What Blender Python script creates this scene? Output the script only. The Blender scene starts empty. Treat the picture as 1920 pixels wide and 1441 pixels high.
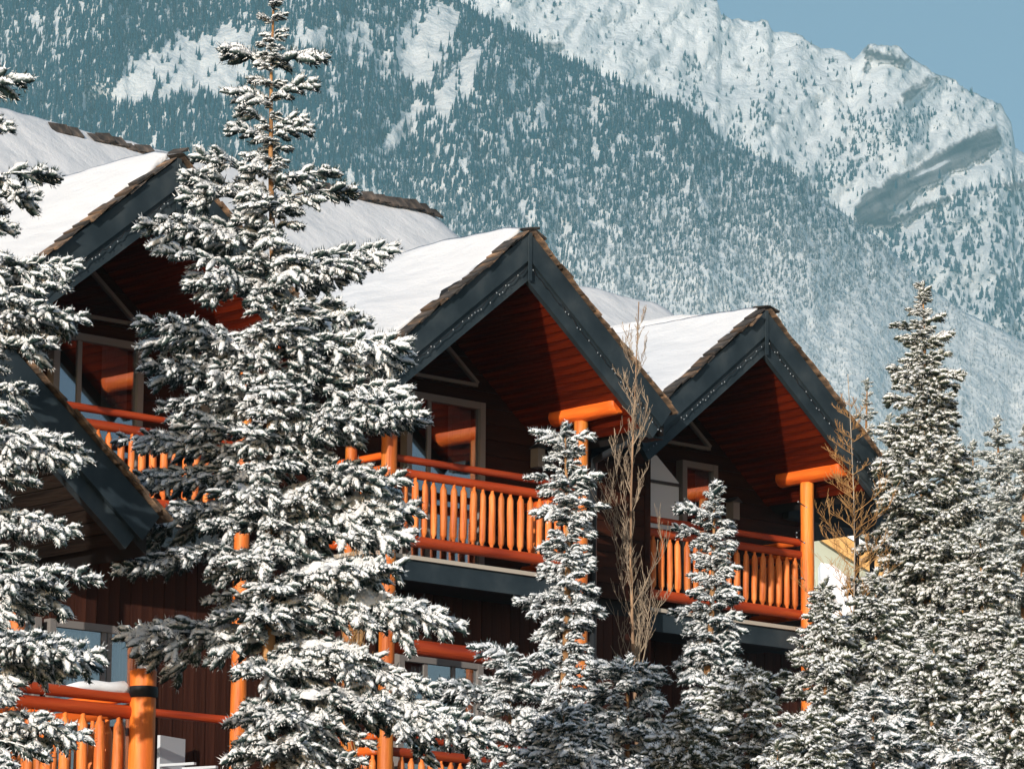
import bpy, math, random
import numpy as np
from mathutils import Matrix, Vector

R = random.Random(7)
NR = np.random.default_rng(11)
PI = math.pi
col = bpy.context.scene.collection
sc = bpy.context.scene

# ------------------------------------------------------------------ camera
F_PX = 8008.7          # focal length in photograph pixels (1920 wide)
PITCH = 0.1894
ROLL = 0.0081
EYE = 1.6
cp, sp, cr, sr = math.cos(PITCH), math.sin(PITCH), math.cos(ROLL), math.sin(ROLL)
FWD = np.array([0, cp, sp])
_r, _u = np.array([1.0, 0, 0]), np.array([0, -sp, cp])
RIGHT = _r * cr + _u * sr
UP = _u * cr - _r * sr
cam_d = bpy.data.cameras.new('camera')
cam_d.sensor_width = 36.0
cam_d.lens = F_PX / 1920 * 36
cam_d.clip_start = 0.5
cam_d.clip_end = 40000
cam = bpy.data.objects.new('camera', cam_d)
col.objects.link(cam)
m4 = Matrix.Identity(4)
for i in range(3):
    m4[i][0], m4[i][1], m4[i][2] = RIGHT[i], UP[i], -FWD[i]
m4[2][3] = EYE
cam.matrix_world = m4
sc.camera = cam

# ------------------------------------------------------------------ light
PHI = 0.7348           # heading of the facade
U = np.array([math.cos(PHI), math.sin(PHI), 0])
V = np.array([math.sin(PHI), -math.cos(PHI), 0])
SUN_EL, SUN_AZ = math.radians(13.5), math.radians(62.5)    # azimuth left of the facade's normal
sdir = (-math.cos(SUN_EL) * math.sin(SUN_AZ)) * U + (math.cos(SUN_EL) * math.cos(SUN_AZ)) * V + np.array([0, 0, math.sin(SUN_EL)])
world = bpy.data.worlds.new('World')
sc.world = world
world.use_nodes = True
wn, wl = world.node_tree.nodes, world.node_tree.links
wn.clear()
sky = wn.new('ShaderNodeTexSky')
sky.sky_type = 'NISHITA'
sky.sun_disc = False
sky.sun_elevation = SUN_EL
sky.sun_rotation = math.atan2(sdir[0], sdir[1])
sky.altitude = 1400
sky.air_density = 1.0
sky.dust_density = 2.0
sky.ozone_density = 1.0
bg = wn.new('ShaderNodeBackground')
bg.inputs['Strength'].default_value = 0.15
wo = wn.new('ShaderNodeOutputWorld')
wl.new(sky.outputs[0], bg.inputs[0])
wl.new(bg.outputs[0], wo.inputs[0])
sun_d = bpy.data.lights.new('sun', 'SUN')
sun_d.energy = 4.8
sun_d.angle = math.radians(0.5)
sun_d.color = (1.0, 0.94, 0.87)
sun = bpy.data.objects.new('sun', sun_d)
col.objects.link(sun)
sun.rotation_mode = 'QUATERNION'
sun.rotation_quaternion = Vector(sdir).to_track_quat('Z', 'Y')
sc.view_settings.view_transform = 'Standard'
sc.view_settings.look = 'None'
sc.view_settings.exposure = -0.08
sc.view_settings.gamma = 1.0
sc.view_settings.use_curve_mapping = False
sc.render.engine = 'CYCLES'
sc.cycles.use_denoising = True
sc.cycles.max_bounces = 8
sc.cycles.transparent_max_bounces = 8
HAZE = 0.000105

# ------------------------------------------------------------------ helpers
def put(o, parent=None):
    col.objects.link(o)
    if parent is not None:
        o.parent = parent
    return o

def tag(o, label=None, cat=None, group=None, kind=None):
    if label: o['label'] = label
    if cat: o['category'] = cat
    if group: o['group'] = group
    if kind: o['kind'] = kind
    return o

def empty(name, loc=(0, 0, 0), rz=0, parent=None):
    o = bpy.data.objects.new(name, None)
    o.empty_display_size = 0.2
    o.location = loc
    o.rotation_euler = (0, 0, rz)
    return put(o, parent)

def mesh(name, verts, faces, mats, idx=None, smooth=False):
    me = bpy.data.meshes.new(name)
    me.from_pydata([tuple(v) for v in verts], [], [tuple(f) for f in faces])
    for m in (mats if isinstance(mats, (list, tuple)) else [mats]):
        me.materials.append(m)
    if idx is not None:
        me.polygons.foreach_set('material_index', idx)
    if smooth:
        me.polygons.foreach_set('use_smooth', [True] * len(me.polygons))
    me.update()
    return me

def fast_mesh(name, Vv, Ft, mats, smooth=False):
    """Vv (n,3), Ft (m,3) or (m,4) numpy arrays"""
    me = bpy.data.meshes.new(name)
    k = Ft.shape[1]
    me.vertices.add(len(Vv)); me.vertices.foreach_set('co', Vv.astype(np.float32).ravel())
    me.loops.add(Ft.size); me.loops.foreach_set('vertex_index', Ft.astype(np.int32).ravel())
    me.polygons.add(len(Ft)); me.polygons.foreach_set('loop_start', np.arange(0, Ft.size, k, dtype=np.int32))
    me.update(calc_edges=True)
    for m in (mats if isinstance(mats, (list, tuple)) else [mats]):
        me.materials.append(m)
    if smooth:
        me.polygons.foreach_set('use_smooth', np.ones(len(Ft), dtype=bool))
    me.validate()
    return me

def obj(name, me, parent=None, loc=(0, 0, 0), rot=(0, 0, 0)):
    o = bpy.data.objects.new(name, me)
    o.location = loc
    o.rotation_euler = rot
    return put(o, parent)

def box_vf(x0, x1, y0, y1, z0, z1):
    v = [(x0, y0, z0), (x1, y0, z0), (x1, y1, z0), (x0, y1, z0), (x0, y0, z1), (x1, y0, z1), (x1, y1, z1), (x0, y1, z1)]
    f = [(0, 3, 2, 1), (4, 5, 6, 7), (0, 1, 5, 4), (1, 2, 6, 5), (2, 3, 7, 6), (3, 0, 4, 7)]
    return v, f

def box_me(name, x0, x1, y0, y1, z0, z1, mat):
    v, f = box_vf(x0, x1, y0, y1, z0, z1)
    return mesh(name, v, f, mat)

def prism_me(name, pts, y0, y1, mat):
    """polygon in x-z, counter-clockwise seen from -y, extruded y0..y1"""
    n = len(pts)
    v = [(x, y0, z) for x, z in pts] + [(x, y1, z) for x, z in pts]
    f = [tuple(range(n)), tuple(range(2 * n - 1, n - 1, -1))]
    for i in range(n):
        j = (i + 1) % n
        f.append((i, i + n, j + n, j))
    return mesh(name, v, f, mat)

def tube_vf(pts, rads, n=8, cap=True, rough=0.0, rnd=None):
    """tube along pts, one radius a point"""
    rnd = rnd or R
    V_, F_ = [], []
    pts = [Vector(p) for p in pts]
    ref = Vector((0, 0, 1))
    for i, p in enumerate(pts):
        d = (pts[min(i + 1, len(pts) - 1)] - pts[max(i - 1, 0)]).normalized()
        a = ref if abs(d.dot(ref)) < 0.9 else Vector((0, 1, 0))
        s = d.cross(a).normalized(); t = d.cross(s).normalized()
        for k in range(n):
            an = 2 * PI * k / n
            r = rads[i] * (1 + rough * rnd.uniform(-1, 1))
            V_.append(p + s * math.cos(an) * r + t * math.sin(an) * r)
    for i in range(len(pts) - 1):
        for k in range(n):
            k2 = (k + 1) % n
            F_.append((i * n + k, i * n + k2, (i + 1) * n + k2, (i + 1) * n + k))
    if cap:
        F_.append(tuple(range(n - 1, -1, -1)))
        F_.append(tuple(range((len(pts) - 1) * n, len(pts) * n)))
    return V_, F_

def log_me(name, p0, p1, r, mat, n=12, seg=6, taper=1.0, wob=0.03, bevel=True):
    p0, p1 = Vector(p0), Vector(p1)
    L = (p1 - p0).length
    ts = [0, 0.15 * r / L, 1.0 * r / L] + [i / seg for i in range(1, seg)] + [1 - 1.0 * r / L, 1 - 0.15 * r / L, 1] if bevel else [i / seg for i in range(seg + 1)]
    ts = sorted(set(ts))
    rd = []
    for t in ts:
        q = r * (1 + (taper - 1) * t) * (1 + R.uniform(-wob, wob))
        if bevel and (t == 0 or t == 1): q *= 0.86
        rd.append(q)
    v, f = tube_vf([p0 + (p1 - p0) * t for t in ts], rd, n, True, wob * 0.5)
    me = mesh(name, v, f, mat)
    for p in me.polygons:
        p.use_smooth = len(p.vertices) == 4
    return me

def vnoise(x, y, seed=0):
    xi, yi = np.floor(x).astype(np.int64), np.floor(y).astype(np.int64)
    xf, yf = x - xi, y - yi
    xf = xf * xf * (3 - 2 * xf); yf = yf * yf * (3 - 2 * yf)
    def h(a, b):
        n = (a * 374761393 + b * 668265263 + seed * 1442695041) & 0xFFFFFFFF
        n = ((n ^ (n >> 13)) * 1274126177) & 0xFFFFFFFF
        return ((n ^ (n >> 16)) & 0xFFFF) / 65535.0
    return (h(xi, yi) * (1 - xf) + h(xi + 1, yi) * xf) * (1 - yf) + (h(xi, yi + 1) * (1 - xf) + h(xi + 1, yi + 1) * xf) * yf

def fbm(x, y, o=4, seed=0):
    s, a, t = 0, 1.0, 0
    for k in range(o):
        s = s + a * vnoise(x * 2 ** k, y * 2 ** k, seed + k); t += a; a *= 0.5
    return s / t

def in_poly(px, py, poly):
    c = np.zeros(np.shape(px), bool)
    n = len(poly)
    for i in range(n):
        (x1, y1), (x2, y2) = poly[i], poly[i - 1]
        k = ((y1 > py) != (y2 > py)) & (px < (x2 - x1) * (py - y1) / (y2 - y1 + 1e-9) + x1)
        c ^= k
    return c

def sight(x, y):
    """direction through photograph position (x, y), scaled so that its world-y is 1"""
    x, y = np.asarray(x, float), np.asarray(y, float)
    d = FWD + np.multiply.outer((x - 960) / F_PX, RIGHT) - np.multiply.outer((y - 720.5) / F_PX, UP)
    return d / d[..., 1:2]

def spot(x, y, D):
    """world point at depth D (world y) seen at photograph position"""
    p = sight(x, y) * D
    return Vector((float(p[0]), float(p[1]), float(p[2]) + EYE))

# ------------------------------------------------------------------ materials
def mat(name, base=(0.5, 0.5, 0.5), rough=0.7, spec=0.3):
    m = bpy.data.materials.new(name)
    m.use_nodes = True
    b = m.node_tree.nodes['Principled BSDF']
    b.inputs['Base Color'].default_value = (*base, 1)
    b.inputs['Roughness'].default_value = rough
    b.inputs['Specular IOR Level'].default_value = spec
    return m, m.node_tree.nodes, m.node_tree.links, b

def ramp(n, stops):
    r = n.new('ShaderNodeValToRGB')
    e = r.color_ramp.elements
    while len(e) < len(stops): e.new(0.5)
    for q, (p, c) in zip(e, stops):
        q.position = p; q.color = (*c, 1)
    return r

def noise(n, l, scale, detail=4, vec=None, stretch=None, coord='Object'):
    t = n.new('ShaderNodeTexNoise')
    t.inputs['Scale'].default_value = scale
    t.inputs['Detail'].default_value = detail
    if vec is None:
        vec = n.new('ShaderNodeTexCoord').outputs[coord]
    if stretch:
        mp = n.new('ShaderNodeMapping')
        mp.inputs['Scale'].default_value = stretch
        l.new(vec, mp.inputs['Vector']); vec = mp.outputs[0]
    l.new(vec, t.inputs['Vector'])
    return t

def bump(n, l, b, h, strength=0.3, dist=0.02):
    q = n.new('ShaderNodeBump')
    q.inputs['Strength'].default_value = strength
    q.inputs['Distance'].default_value = dist
    l.new(h, q.inputs['Height']); l.new(q.outputs[0], b.inputs['Normal'])

def wood(name, dark, mid, light, stretch, rough=0.55, sc_=3.0, spec=0.4, rnd=0.25):
    m, n, l, b = mat(name, mid, rough, spec)
    t = noise(n, l, sc_, 6, stretch=stretch)
    r = ramp(n, [(0.28, dark), (0.5, mid), (0.72, light)])
    l.new(t.outputs['Fac'], r.inputs[0])
    oi = n.new('ShaderNodeObjectInfo')
    mp = n.new('ShaderNodeMapRange')
    mp.inputs['To Min'].default_value = 1 - rnd; mp.inputs['To Max'].default_value = 1 + rnd
    l.new(oi.outputs['Random'], mp.inputs[0])
    mx = n.new('ShaderNodeVectorMath'); mx.operation = 'SCALE'
    l.new(r.outputs[0], mx.inputs[0]); l.new(mp.outputs[0], mx.inputs['Scale'])
    l.new(mx.outputs[0], b.inputs['Base Color'])
    t2 = noise(n, l, sc_ * 4, 5, stretch=stretch)
    bump(n, l, b, t2.outputs['Fac'], 0.7, 0.015)
    return m

M = {}
M['log'] = wood('stained_log', (0.42, 0.075, 0.010), (0.70, 0.17, 0.020), (0.85, 0.30, 0.045), (1, 1, 0.12), sc_=7)
M['log_y'] = wood('stained_log_level', (0.45, 0.06, 0.008), (0.72, 0.12, 0.012), (0.85, 0.20, 0.025), (1, 0.12, 1), sc_=7)
M['rail'] = wood('stained_rail', (0.26, 0.026, 0.006), (0.42, 0.050, 0.009), (0.54, 0.085, 0.016), (0.12, 1, 1), sc_=8)
M['baluster'] = wood('baluster_wood', (0.42, 0.07, 0.012), (0.70, 0.18, 0.032), (0.80, 0.30, 0.08), (1, 1, 0.15), sc_=9)
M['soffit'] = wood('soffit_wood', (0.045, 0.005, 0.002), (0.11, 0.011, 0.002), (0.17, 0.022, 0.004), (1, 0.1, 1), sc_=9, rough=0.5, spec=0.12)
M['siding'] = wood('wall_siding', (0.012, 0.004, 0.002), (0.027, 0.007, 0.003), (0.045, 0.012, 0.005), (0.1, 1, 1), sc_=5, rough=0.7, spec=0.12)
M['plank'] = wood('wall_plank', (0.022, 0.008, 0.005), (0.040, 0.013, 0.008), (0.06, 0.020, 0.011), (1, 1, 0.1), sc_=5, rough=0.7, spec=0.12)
M['shingle'] = wood('cedar_shingle', (0.035, 0.026, 0.020), (0.13, 0.085, 0.055), (0.34, 0.20, 0.11), (1, 0.3, 1), sc_=12, rough=0.85, rnd=0.5)
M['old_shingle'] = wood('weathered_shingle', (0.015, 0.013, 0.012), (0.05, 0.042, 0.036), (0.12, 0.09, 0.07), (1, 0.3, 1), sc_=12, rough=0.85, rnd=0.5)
M['shade_plank'] = wood('painted_shade_plank', (0.012, 0.009, 0.008), (0.026, 0.018, 0.014), (0.04, 0.028, 0.020), (1, 0.1, 1), sc_=9, spec=0.12)  # soffit wood with the wing's shade put into its colour
M['tan_wood'] = wood('tan_fascia', (0.45, 0.22, 0.06), (0.60, 0.32, 0.09), (0.68, 0.40, 0.14), (1, 1, 1), sc_=5)

def slate():
    m, n, l, b = mat('slate_paint', (0.034, 0.047, 0.057), 0.6, 0.2)
    t = noise(n, l, 2.2, 7)
    r = ramp(n, [(0.36, (0.018, 0.028, 0.035)), (0.52, (0.028, 0.040, 0.048)), (0.68, (0.050, 0.062, 0.068))])
    l.new(t.outputs['Fac'], r.inputs[0]); l.new(r.outputs[0], b.inputs['Base Color'])
    t2 = noise(n, l, 30, 3); bump(n, l, b, t2.outputs['Fac'], 0.25, 0.005)
    return m
M['slate'] = slate()
M['frame'], *_ = mat('grey_frame', (0.20, 0.18, 0.165), 0.5)
M['dark'], *_ = mat('dark_interior', (0.012, 0.010, 0.010), 0.8)
M['pipe'], *_ = mat('dark_metal', (0.03, 0.035, 0.04), 0.4, 0.5)
M['curtain'], *_ = mat('curtain_cloth', (0.16, 0.17, 0.17), 0.9)
M['reflection'], *_ = mat('reflection_paint', (0.75, 0.76, 0.76), 0.8)  # pale colour that paints a reflection in window glass
M['light_stone'], *_ = mat('pale_deck_edge', (0.50, 0.43, 0.35), 0.8)
M['bulb'], *_ = mat('glass_bulb', (0.28, 0.31, 0.33), 0.15, 0.8)
M['cord'], *_ = mat('black_cord', (0.012, 0.012, 0.014), 0.6)
M['green_wall'], *_ = mat('pale_green_siding', (0.40, 0.42, 0.33), 0.8)
M['chair'], *_ = mat('white_plastic', (0.55, 0.57, 0.58), 0.5)

def glass():
    m = bpy.data.materials.new('window_glass'); m.use_nodes = True
    n, l = m.node_tree.nodes, m.node_tree.links
    n.clear()
    o = n.new('ShaderNodeOutputMaterial')
    g = n.new('ShaderNodeBsdfGlossy'); g.inputs['Roughness'].default_value = 0.03; g.inputs['Color'].default_value = (0.9, 0.92, 0.95, 1)
    t = n.new('ShaderNodeBsdfTransparent'); t.inputs['Color'].default_value = (0.75, 0.8, 0.82, 1)
    mx = n.new('ShaderNodeMixShader'); mx.inputs[0].default_value = 0.28
    tx = noise(n, l, 0.8, 2)
    bp = n.new('ShaderNodeBump'); bp.inputs['Strength'].default_value = 0.02
    l.new(tx.outputs['Fac'], bp.inputs['Height']); l.new(bp.outputs[0], g.inputs['Normal'])
    l.new(t.outputs[0], mx.inputs[1]); l.new(g.outputs[0], mx.inputs[2]); l.new(mx.outputs[0], o.inputs[0])
    return m
M['glass'] = glass()

def snow(name, base=(0.86, 0.87, 0.89), sc_=3.0, st=0.35, dist=0.05, streak=None):
    m, n, l, b = mat(name, base, 0.75, 0.25)
    t = noise(n, l, sc_, 6, stretch=streak)
    t2 = noise(n, l, sc_ * 14, 4)
    ad = n.new('ShaderNodeMath'); ad.operation = 'MULTIPLY_ADD'
    ad.inputs[1].default_value = 0.15
    l.new(t2.outputs['Fac'], ad.inputs[0]); l.new(t.outputs['Fac'], ad.inputs[2])
    bump(n, l, b, ad.outputs[0], st, dist)
    return m
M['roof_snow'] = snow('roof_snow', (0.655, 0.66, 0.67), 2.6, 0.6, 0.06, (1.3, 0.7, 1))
M['snow'] = snow('snow')
M['ground_snow'] = snow('ground_snow', sc_=0.3, dist=0.3)

def bark(name, a, b_):
    m, n, l, b = mat(name, a, 0.85, 0.2)
    t = noise(n, l, 9, 6, stretch=(1, 1, 0.3))
    r = ramp(n, [(0.35, a), (0.65, b_)])
    l.new(t.outputs['Fac'], r.inputs[0]); l.new(r.outputs[0], b.inputs['Base Color'])
    bump(n, l, b, t.outputs['Fac'], 0.8, 0.03)
    return m
M['bark'] = bark('spruce_bark', (0.16, 0.08, 0.035), (0.45, 0.24, 0.10))
M['poplar_bark'] = bark('poplar_bark', (0.16, 0.10, 0.065), (0.42, 0.26, 0.15))
M['larch_twig'] = bark('larch_twig', (0.30, 0.15, 0.05), (0.50, 0.30, 0.13))
M['grey_twig'] = bark('grey_twig', (0.20, 0.15, 0.11), (0.42, 0.32, 0.22))
M['larch_bark'] = bark('larch_bark', (0.26, 0.22, 0.18), (0.45, 0.38, 0.30))

def needles(name, green_a, green_b, lo, hi, frost=(0.30, 0.33, 0.34), snow_col=(0.86, 0.85, 0.83)):
    """needles, frosted, with snow lying wherever the surface faces upwards"""
    m, n, l, b = mat(name, green_a, 0.8, 0.15)
    g = n.new('ShaderNodeNewGeometry')
    s = n.new('ShaderNodeSeparateXYZ'); l.new(g.outputs['Normal'], s.inputs[0])
    def madd(x, k, c):
        q = n.new('ShaderNodeMath'); q.operation = 'MULTIPLY_ADD'; q.inputs[1].default_value = k
        l.new(x, q.inputs[0]); l.new(c, q.inputs[2]); return q.outputs[0]
    fine = noise(n, l, 45, 3, vec=g.outputs['Position'])
    mid = noise(n, l, 11, 2, vec=g.outputs['Position'])
    big = noise(n, l, 1.6, 2, vec=g.outputs['Position'])
    v = madd(mid.outputs['Fac'], 0.9, s.outputs['Z'])
    v = madd(fine.outputs['Fac'], 1.5, v)
    v = madd(big.outputs['Fac'], 0.9, v)          # about 1.65 where the surface is upright
    r = n.new('ShaderNodeMapRange'); r.inputs['From Min'].default_value = lo; r.inputs['From Max'].default_value = hi
    l.new(v, r.inputs[0])
    cr_ = ramp(n, [(0.0, green_a), (0.28, green_b), (0.52, frost), (0.78, snow_col)])
    l.new(r.outputs[0], cr_.inputs[0])
    l.new(cr_.outputs[0], b.inputs['Base Color'])
    bump(n, l, b, fine.outputs['Fac'], 0.7, 0.02)
    return m
M['spruce'] = needles('snowy_spruce_needles', (0.014, 0.030, 0.032), (0.045, 0.068, 0.055), 0.95, 2.30)
M['spruce_b'] = needles('olive_spruce_needles', (0.022, 0.034, 0.024), (0.075, 0.078, 0.045), 1.08, 2.42, (0.30, 0.31, 0.27))
M['spruce_c'] = needles('frosted_spruce_needles', (0.09, 0.115, 0.105), (0.16, 0.17, 0.14), 0.9, 2.7, (0.36, 0.37, 0.34))

# ------------------------------------------------------------------ ground, mountains
ground = obj('ground', mesh('ground', [(-9000, -60, 0), (9000, -60, 0), (9000, 9000, 0), (-9000, 9000, 0)], [(0, 1, 2, 3)], M['ground_snow']))
tag(ground, kind='structure')
M['blocker_brown'] = bark('bounce_blocker_lodge', (0.05, 0.04, 0.03), (0.16, 0.14, 0.12))
blocker = obj('bounce_blocker_lodge', mesh('bounce_blocker_lodge', [(-60, 24, 0.004), (60, 24, 0.004), (60, 100, 0.004), (6, 53, 0.004), (-22, 30, 0.004), (-60, 30, 0.004)], [(0, 1, 2, 3, 4, 5)], M['blocker_brown']))  # added unseen dark sheet, keeps snow bounce out of the gables
tag(blocker, kind='structure')
M['blocker_grey'] = bark('blocker_grey', (0.045, 0.045, 0.048), (0.07, 0.07, 0.07))
bounce_blocker_front = obj('bounce_blocker_front', mesh('bounce_blocker_front', [(-300, -58, 0.004), (300, -58, 0.004), (300, 24, 0.004), (-300, 24, 0.004)], [(0, 1, 2, 3)], M['blocker_grey']))  # second added sheet, out of view, darkens the ground to cut bounce light
tag(bounce_blocker_front, kind='structure')

def interp(P, x):
    P = np.array(P, float)
    return np.interp(x, P[:, 0], P[:, 1])

R1 = [(-700, -300), (0, -200), (600, -120), (850, -5), (900, 28), (960, 58), (1040, 103), (1100, 130), (1180, 165), (1250, 190), (1310, 215),
      (1340, 255), (1400, 285), (1480, 318), (1560, 385), (1640, 440), (1720, 520), (1800, 580), (1920, 640), (2100, 720), (2700, 950)]
R2 = [(-700, -600), (700, -350), (1000, -160), (1250, -50), (1345, 0), (1352, 25), (1395, 42), (1440, 38), (1450, 60), (1500, 66), (1530, 85),
      (1580, 98), (1600, 108), (1625, 88), (1660, 82), (1690, 92), (1730, 122), (1780, 148), (1830, 175), (1880, 200), (1897, 230), (1903, 275),
      (1920, 285), (2000, 335), (2700, 640)]
ROCKS = [[(1600, 392), (1640, 350), (1700, 318), (1780, 278), (1845, 240), (1872, 236), (1878, 275), (1850, 298), (1790, 322), (1720, 362), (1668, 398), (1655, 425), (1612, 422)],
         [(1688, 192), (1715, 160), (1740, 145), (1768, 140), (1745, 158), (1712, 185)],
         [(1618, 96), (1650, 98), (1700, 112), (1692, 124), (1660, 116), (1622, 108)],
         [(1612, 132), (1628, 112), (1634, 114), (1620, 134)],
         [(1652, 415), (1720, 385), (1790, 365), (1785, 372), (1720, 395), (1665, 425)],
         [(1880, 345), (1960, 338), (2100, 350), (2100, 360), (1960, 350), (1885, 354)],
         [(1000, 82), (1040, 78), (1060, 88), (1030, 88)]]

def rock_mask(x, y):
    jx = x + 22 * (fbm(x / 22, y / 22, 3, 5) - 0.5); jy = y + 16 * (fbm(x / 22, y / 22, 3, 9) - 0.5)
    m = np.zeros(np.shape(x))
    for p in ROCKS:
        m = np.maximum(m, in_poly(jx, jy, p).astype(float))
    return m

def depth1(x, y):
    yr = interp(R1, x)
    t = np.clip((y - yr) / (2270 - yr), 0, 1)
    D = 5000 - 1500 * t ** 0.8
    rel = fbm(x / 190, y / 260, 4, 21) - 0.5
    gul = np.abs(fbm(x / 60, y / 300, 3, 31) - 0.5)
    return D + 150 * rel + 60 * gul + 10 * (fbm(x / 17, y / 15, 3, 36) - 0.5)

def depth2(x, y):
    yr = interp(R2, x)
    t = np.clip((y - yr) / (2270 - yr), 0, 1)
    D = 7400 - 1500 * t ** 0.8
    rel = fbm(x / 120 + y / 200, y / 110, 4, 51) - 0.5
    gul = np.abs(fbm((x + y * 0.8) / 34, (y - x * 0.3) / 90, 3, 61) - 0.5)
    rk = rock_mask(x, y)
    return D + 150 * rel + 70 * gul + 26 * (fbm(x / 17, y / 15, 4, 66) - 0.5) - 30 * rk

def terrain(name, ridge, depth, mats, x0, x1, step, jag, rock=False):
    xs = np.arange(x0, x1, step, dtype=float)
    nrow = 190
    s = np.concatenate([np.linspace(0, 1, 150) ** 1.0 * 0.45, 0.45 + 0.55 * np.linspace(0, 1, 41)[1:]])
    yr = interp(ridge, xs) + jag * (fbm(xs / 14, xs * 0 + 3, 3, 77) - 0.5)
    X = np.repeat(xs[None, :], len(s), 0)
    Y = yr[None, :] + (2270 - yr[None, :]) * s[:, None]
    P = sight(X, Y) * depth(X, Y)[..., None]
    P[..., 2] += EYE
    # the far side falls away behind the ridge
    back = P[0].copy(); back[:, 1] += 500; back[:, 2] -= 350
    back2 = back.copy(); back2[:, 1] += 900; back2[:, 2] = -20
    P = np.concatenate([back2[None], back[None], P], 0)
    nr, nc = P.shape[:2]
    idx = np.arange(nr * nc).reshape(nr, nc)
    F = np.stack([idx[:-1, :-1], idx[1:, :-1], idx[1:, 1:], idx[:-1, 1:]], -1).reshape(-1, 4)
    me = fast_mesh(name, P.reshape(-1, 3), F, mats, True)
    if rock:
        a = me.attributes.new('rock', 'FLOAT', 'POINT')
        rk = np.concatenate([np.zeros((2, nc)), rock_mask(X, Y)], 0)
        a.data.foreach_set('value', rk.astype(np.float32).ravel())
    o = obj(name, me)
    tag(o, kind='structure')
    return o

def mountain_mat():
    m, n, l, b = mat('mountain_snow', (0.86, 0.86, 0.87), 0.9, 0.1)
    at = n.new('ShaderNodeAttribute'); at.attribute_name = 'rock'
    g = n.new('ShaderNodeNewGeometry')
    t = noise(n, l, 0.035, 8, vec=g.outputs['Position'])
    t2 = noise(n, l, 0.012, 8, vec=g.outputs['Position'], stretch=(1, 1, 2.5))
    rr = ramp(n, [(0.40, (0.03, 0.035, 0.045)), (0.48, (0.12, 0.12, 0.13)), (0.56, (0.19, 0.185, 0.19)), (0.61, (0.26, 0.26, 0.27)), (0.66, (0.80, 0.80, 0.82))])
    mr_ = n.new('ShaderNodeMapping'); mr_.inputs['Rotation'].default_value = (0, math.radians(33), 0)
    l.new(g.outputs['Position'], mr_.inputs['Vector'])
    st = noise(n, l, 0.03, 12, vec=mr_.outputs[0], stretch=(0.16, 0.3, 1.6))
    l.new(st.outputs['Fac'], rr.inputs[0])
    sr_ = ramp(n, [(0.26, (0.45, 0.46, 0.47)), (0.33, (0.91, 0.91, 0.92)), (1.0, (0.95, 0.95, 0.95))])
    l.new(t2.outputs['Fac'], sr_.inputs[0])
    mx = n.new('ShaderNodeMix'); mx.data_type = 'RGBA'
    l.new(at.outputs['Fac'], mx.inputs[0]); l.new(sr_.outputs[0], mx.inputs[6]); l.new(rr.outputs[0], mx.inputs[7])
    l.new(mx.outputs[2], b.inputs['Base Color'])
    bump(n, l, b, t.outputs['Fac'], 1.0, 14.0)
    return m
M['mountain'] = mountain_mat()
terrain('mountain', R2, depth2, M['mountain'], -500, 2600, 4, 12, True)
terrain('forested_slope', R1, depth1, M['mountain'], -500, 2600, 6, 2, False)

def forest_mat():
    m, n, l, b = mat('far_conifer', (0.03, 0.06, 0.055), 0.9, 0.1)
    at = n.new('ShaderNodeAttribute'); at.attribute_name = 'frost'
    g = n.new('ShaderNodeNewGeometry')
    t = noise(n, l, 0.45, 2, vec=g.outputs['Position'])
    ad = n.new('ShaderNodeMath'); ad.operation = 'ADD'
    l.new(at.outputs['Fac'], ad.inputs[0]); l.new(t.outputs['Fac'], ad.inputs[1])
    mr = n.new('ShaderNodeMapRange'); mr.inputs['From Min'].default_value = 0.72; mr.inputs['From Max'].default_value = 1.42
    l.new(ad.outputs[0], mr.inputs[0])
    mx = n.new('ShaderNodeMix'); mx.data_type = 'RGBA'
    mx.inputs[6].default_value = (0.002, 0.055, 0.095, 1); mx.inputs[7].default_value = (0.66, 0.68, 0.70, 1)
    l.new(mr.outputs[0], mx.inputs[0]); l.new(mx.outputs[2], b.inputs['Base Color'])
    return m
M['far_conifer'] = forest_mat()

def plant_forest(name, pts, heights, frost, widen=0.17):
    """one mesh of many small three-tier conifers"""
    n = len(pts)
    k = 5
    tiers = [(0.02, 0.52, 1.0), (0.28, 0.76, 0.74), (0.54, 1.0, 0.46)]
    base, tri = [], []
    for z0, z1, r in tiers:
        s = len(base)
        for j in range(k):
            a = 2 * PI * (j + 0.3 * z0) / k
            base.append((math.cos(a) * r, math.sin(a) * r, z0))
        base.append((0, 0, z1))
        for j in range(k):
            tri.append((s + j, s + (j + 1) % k, s + k))
    base = np.array(base); tri = np.array(tri)
    ang = NR.uniform(0, 2 * PI, n)
    c, s = np.cos(ang)[:, None], np.sin(ang)[:, None]
    w = heights * widen * NR.uniform(0.75, 1.3, n)
    jr = NR.uniform(0.7, 1.3, (n, len(base)))
    x = (base[:, 0] * c - base[:, 1] * s) * w[:, None] * jr
    y = (base[:, 0] * s + base[:, 1] * c) * w[:, None] * jr
    z = np.repeat(base[None, :, 2], n, 0) * heights[:, None] + NR.normal(0, 0.02, (n, len(base))) * heights[:, None]
    P = np.stack([x, y, z], -1) + pts[:, None, :]
    F = (tri[None] + (np.arange(n) * len(base))[:, None, None]).reshape(-1, 3)
    me = fast_mesh(name, P.reshape(-1, 3), F, M['far_conifer'])
    a = me.attributes.new('frost', 'FLOAT', 'POINT')
    a.data.foreach_set('value', np.repeat(frost, len(base)).astype(np.float32))
    return obj(name, me)

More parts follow.
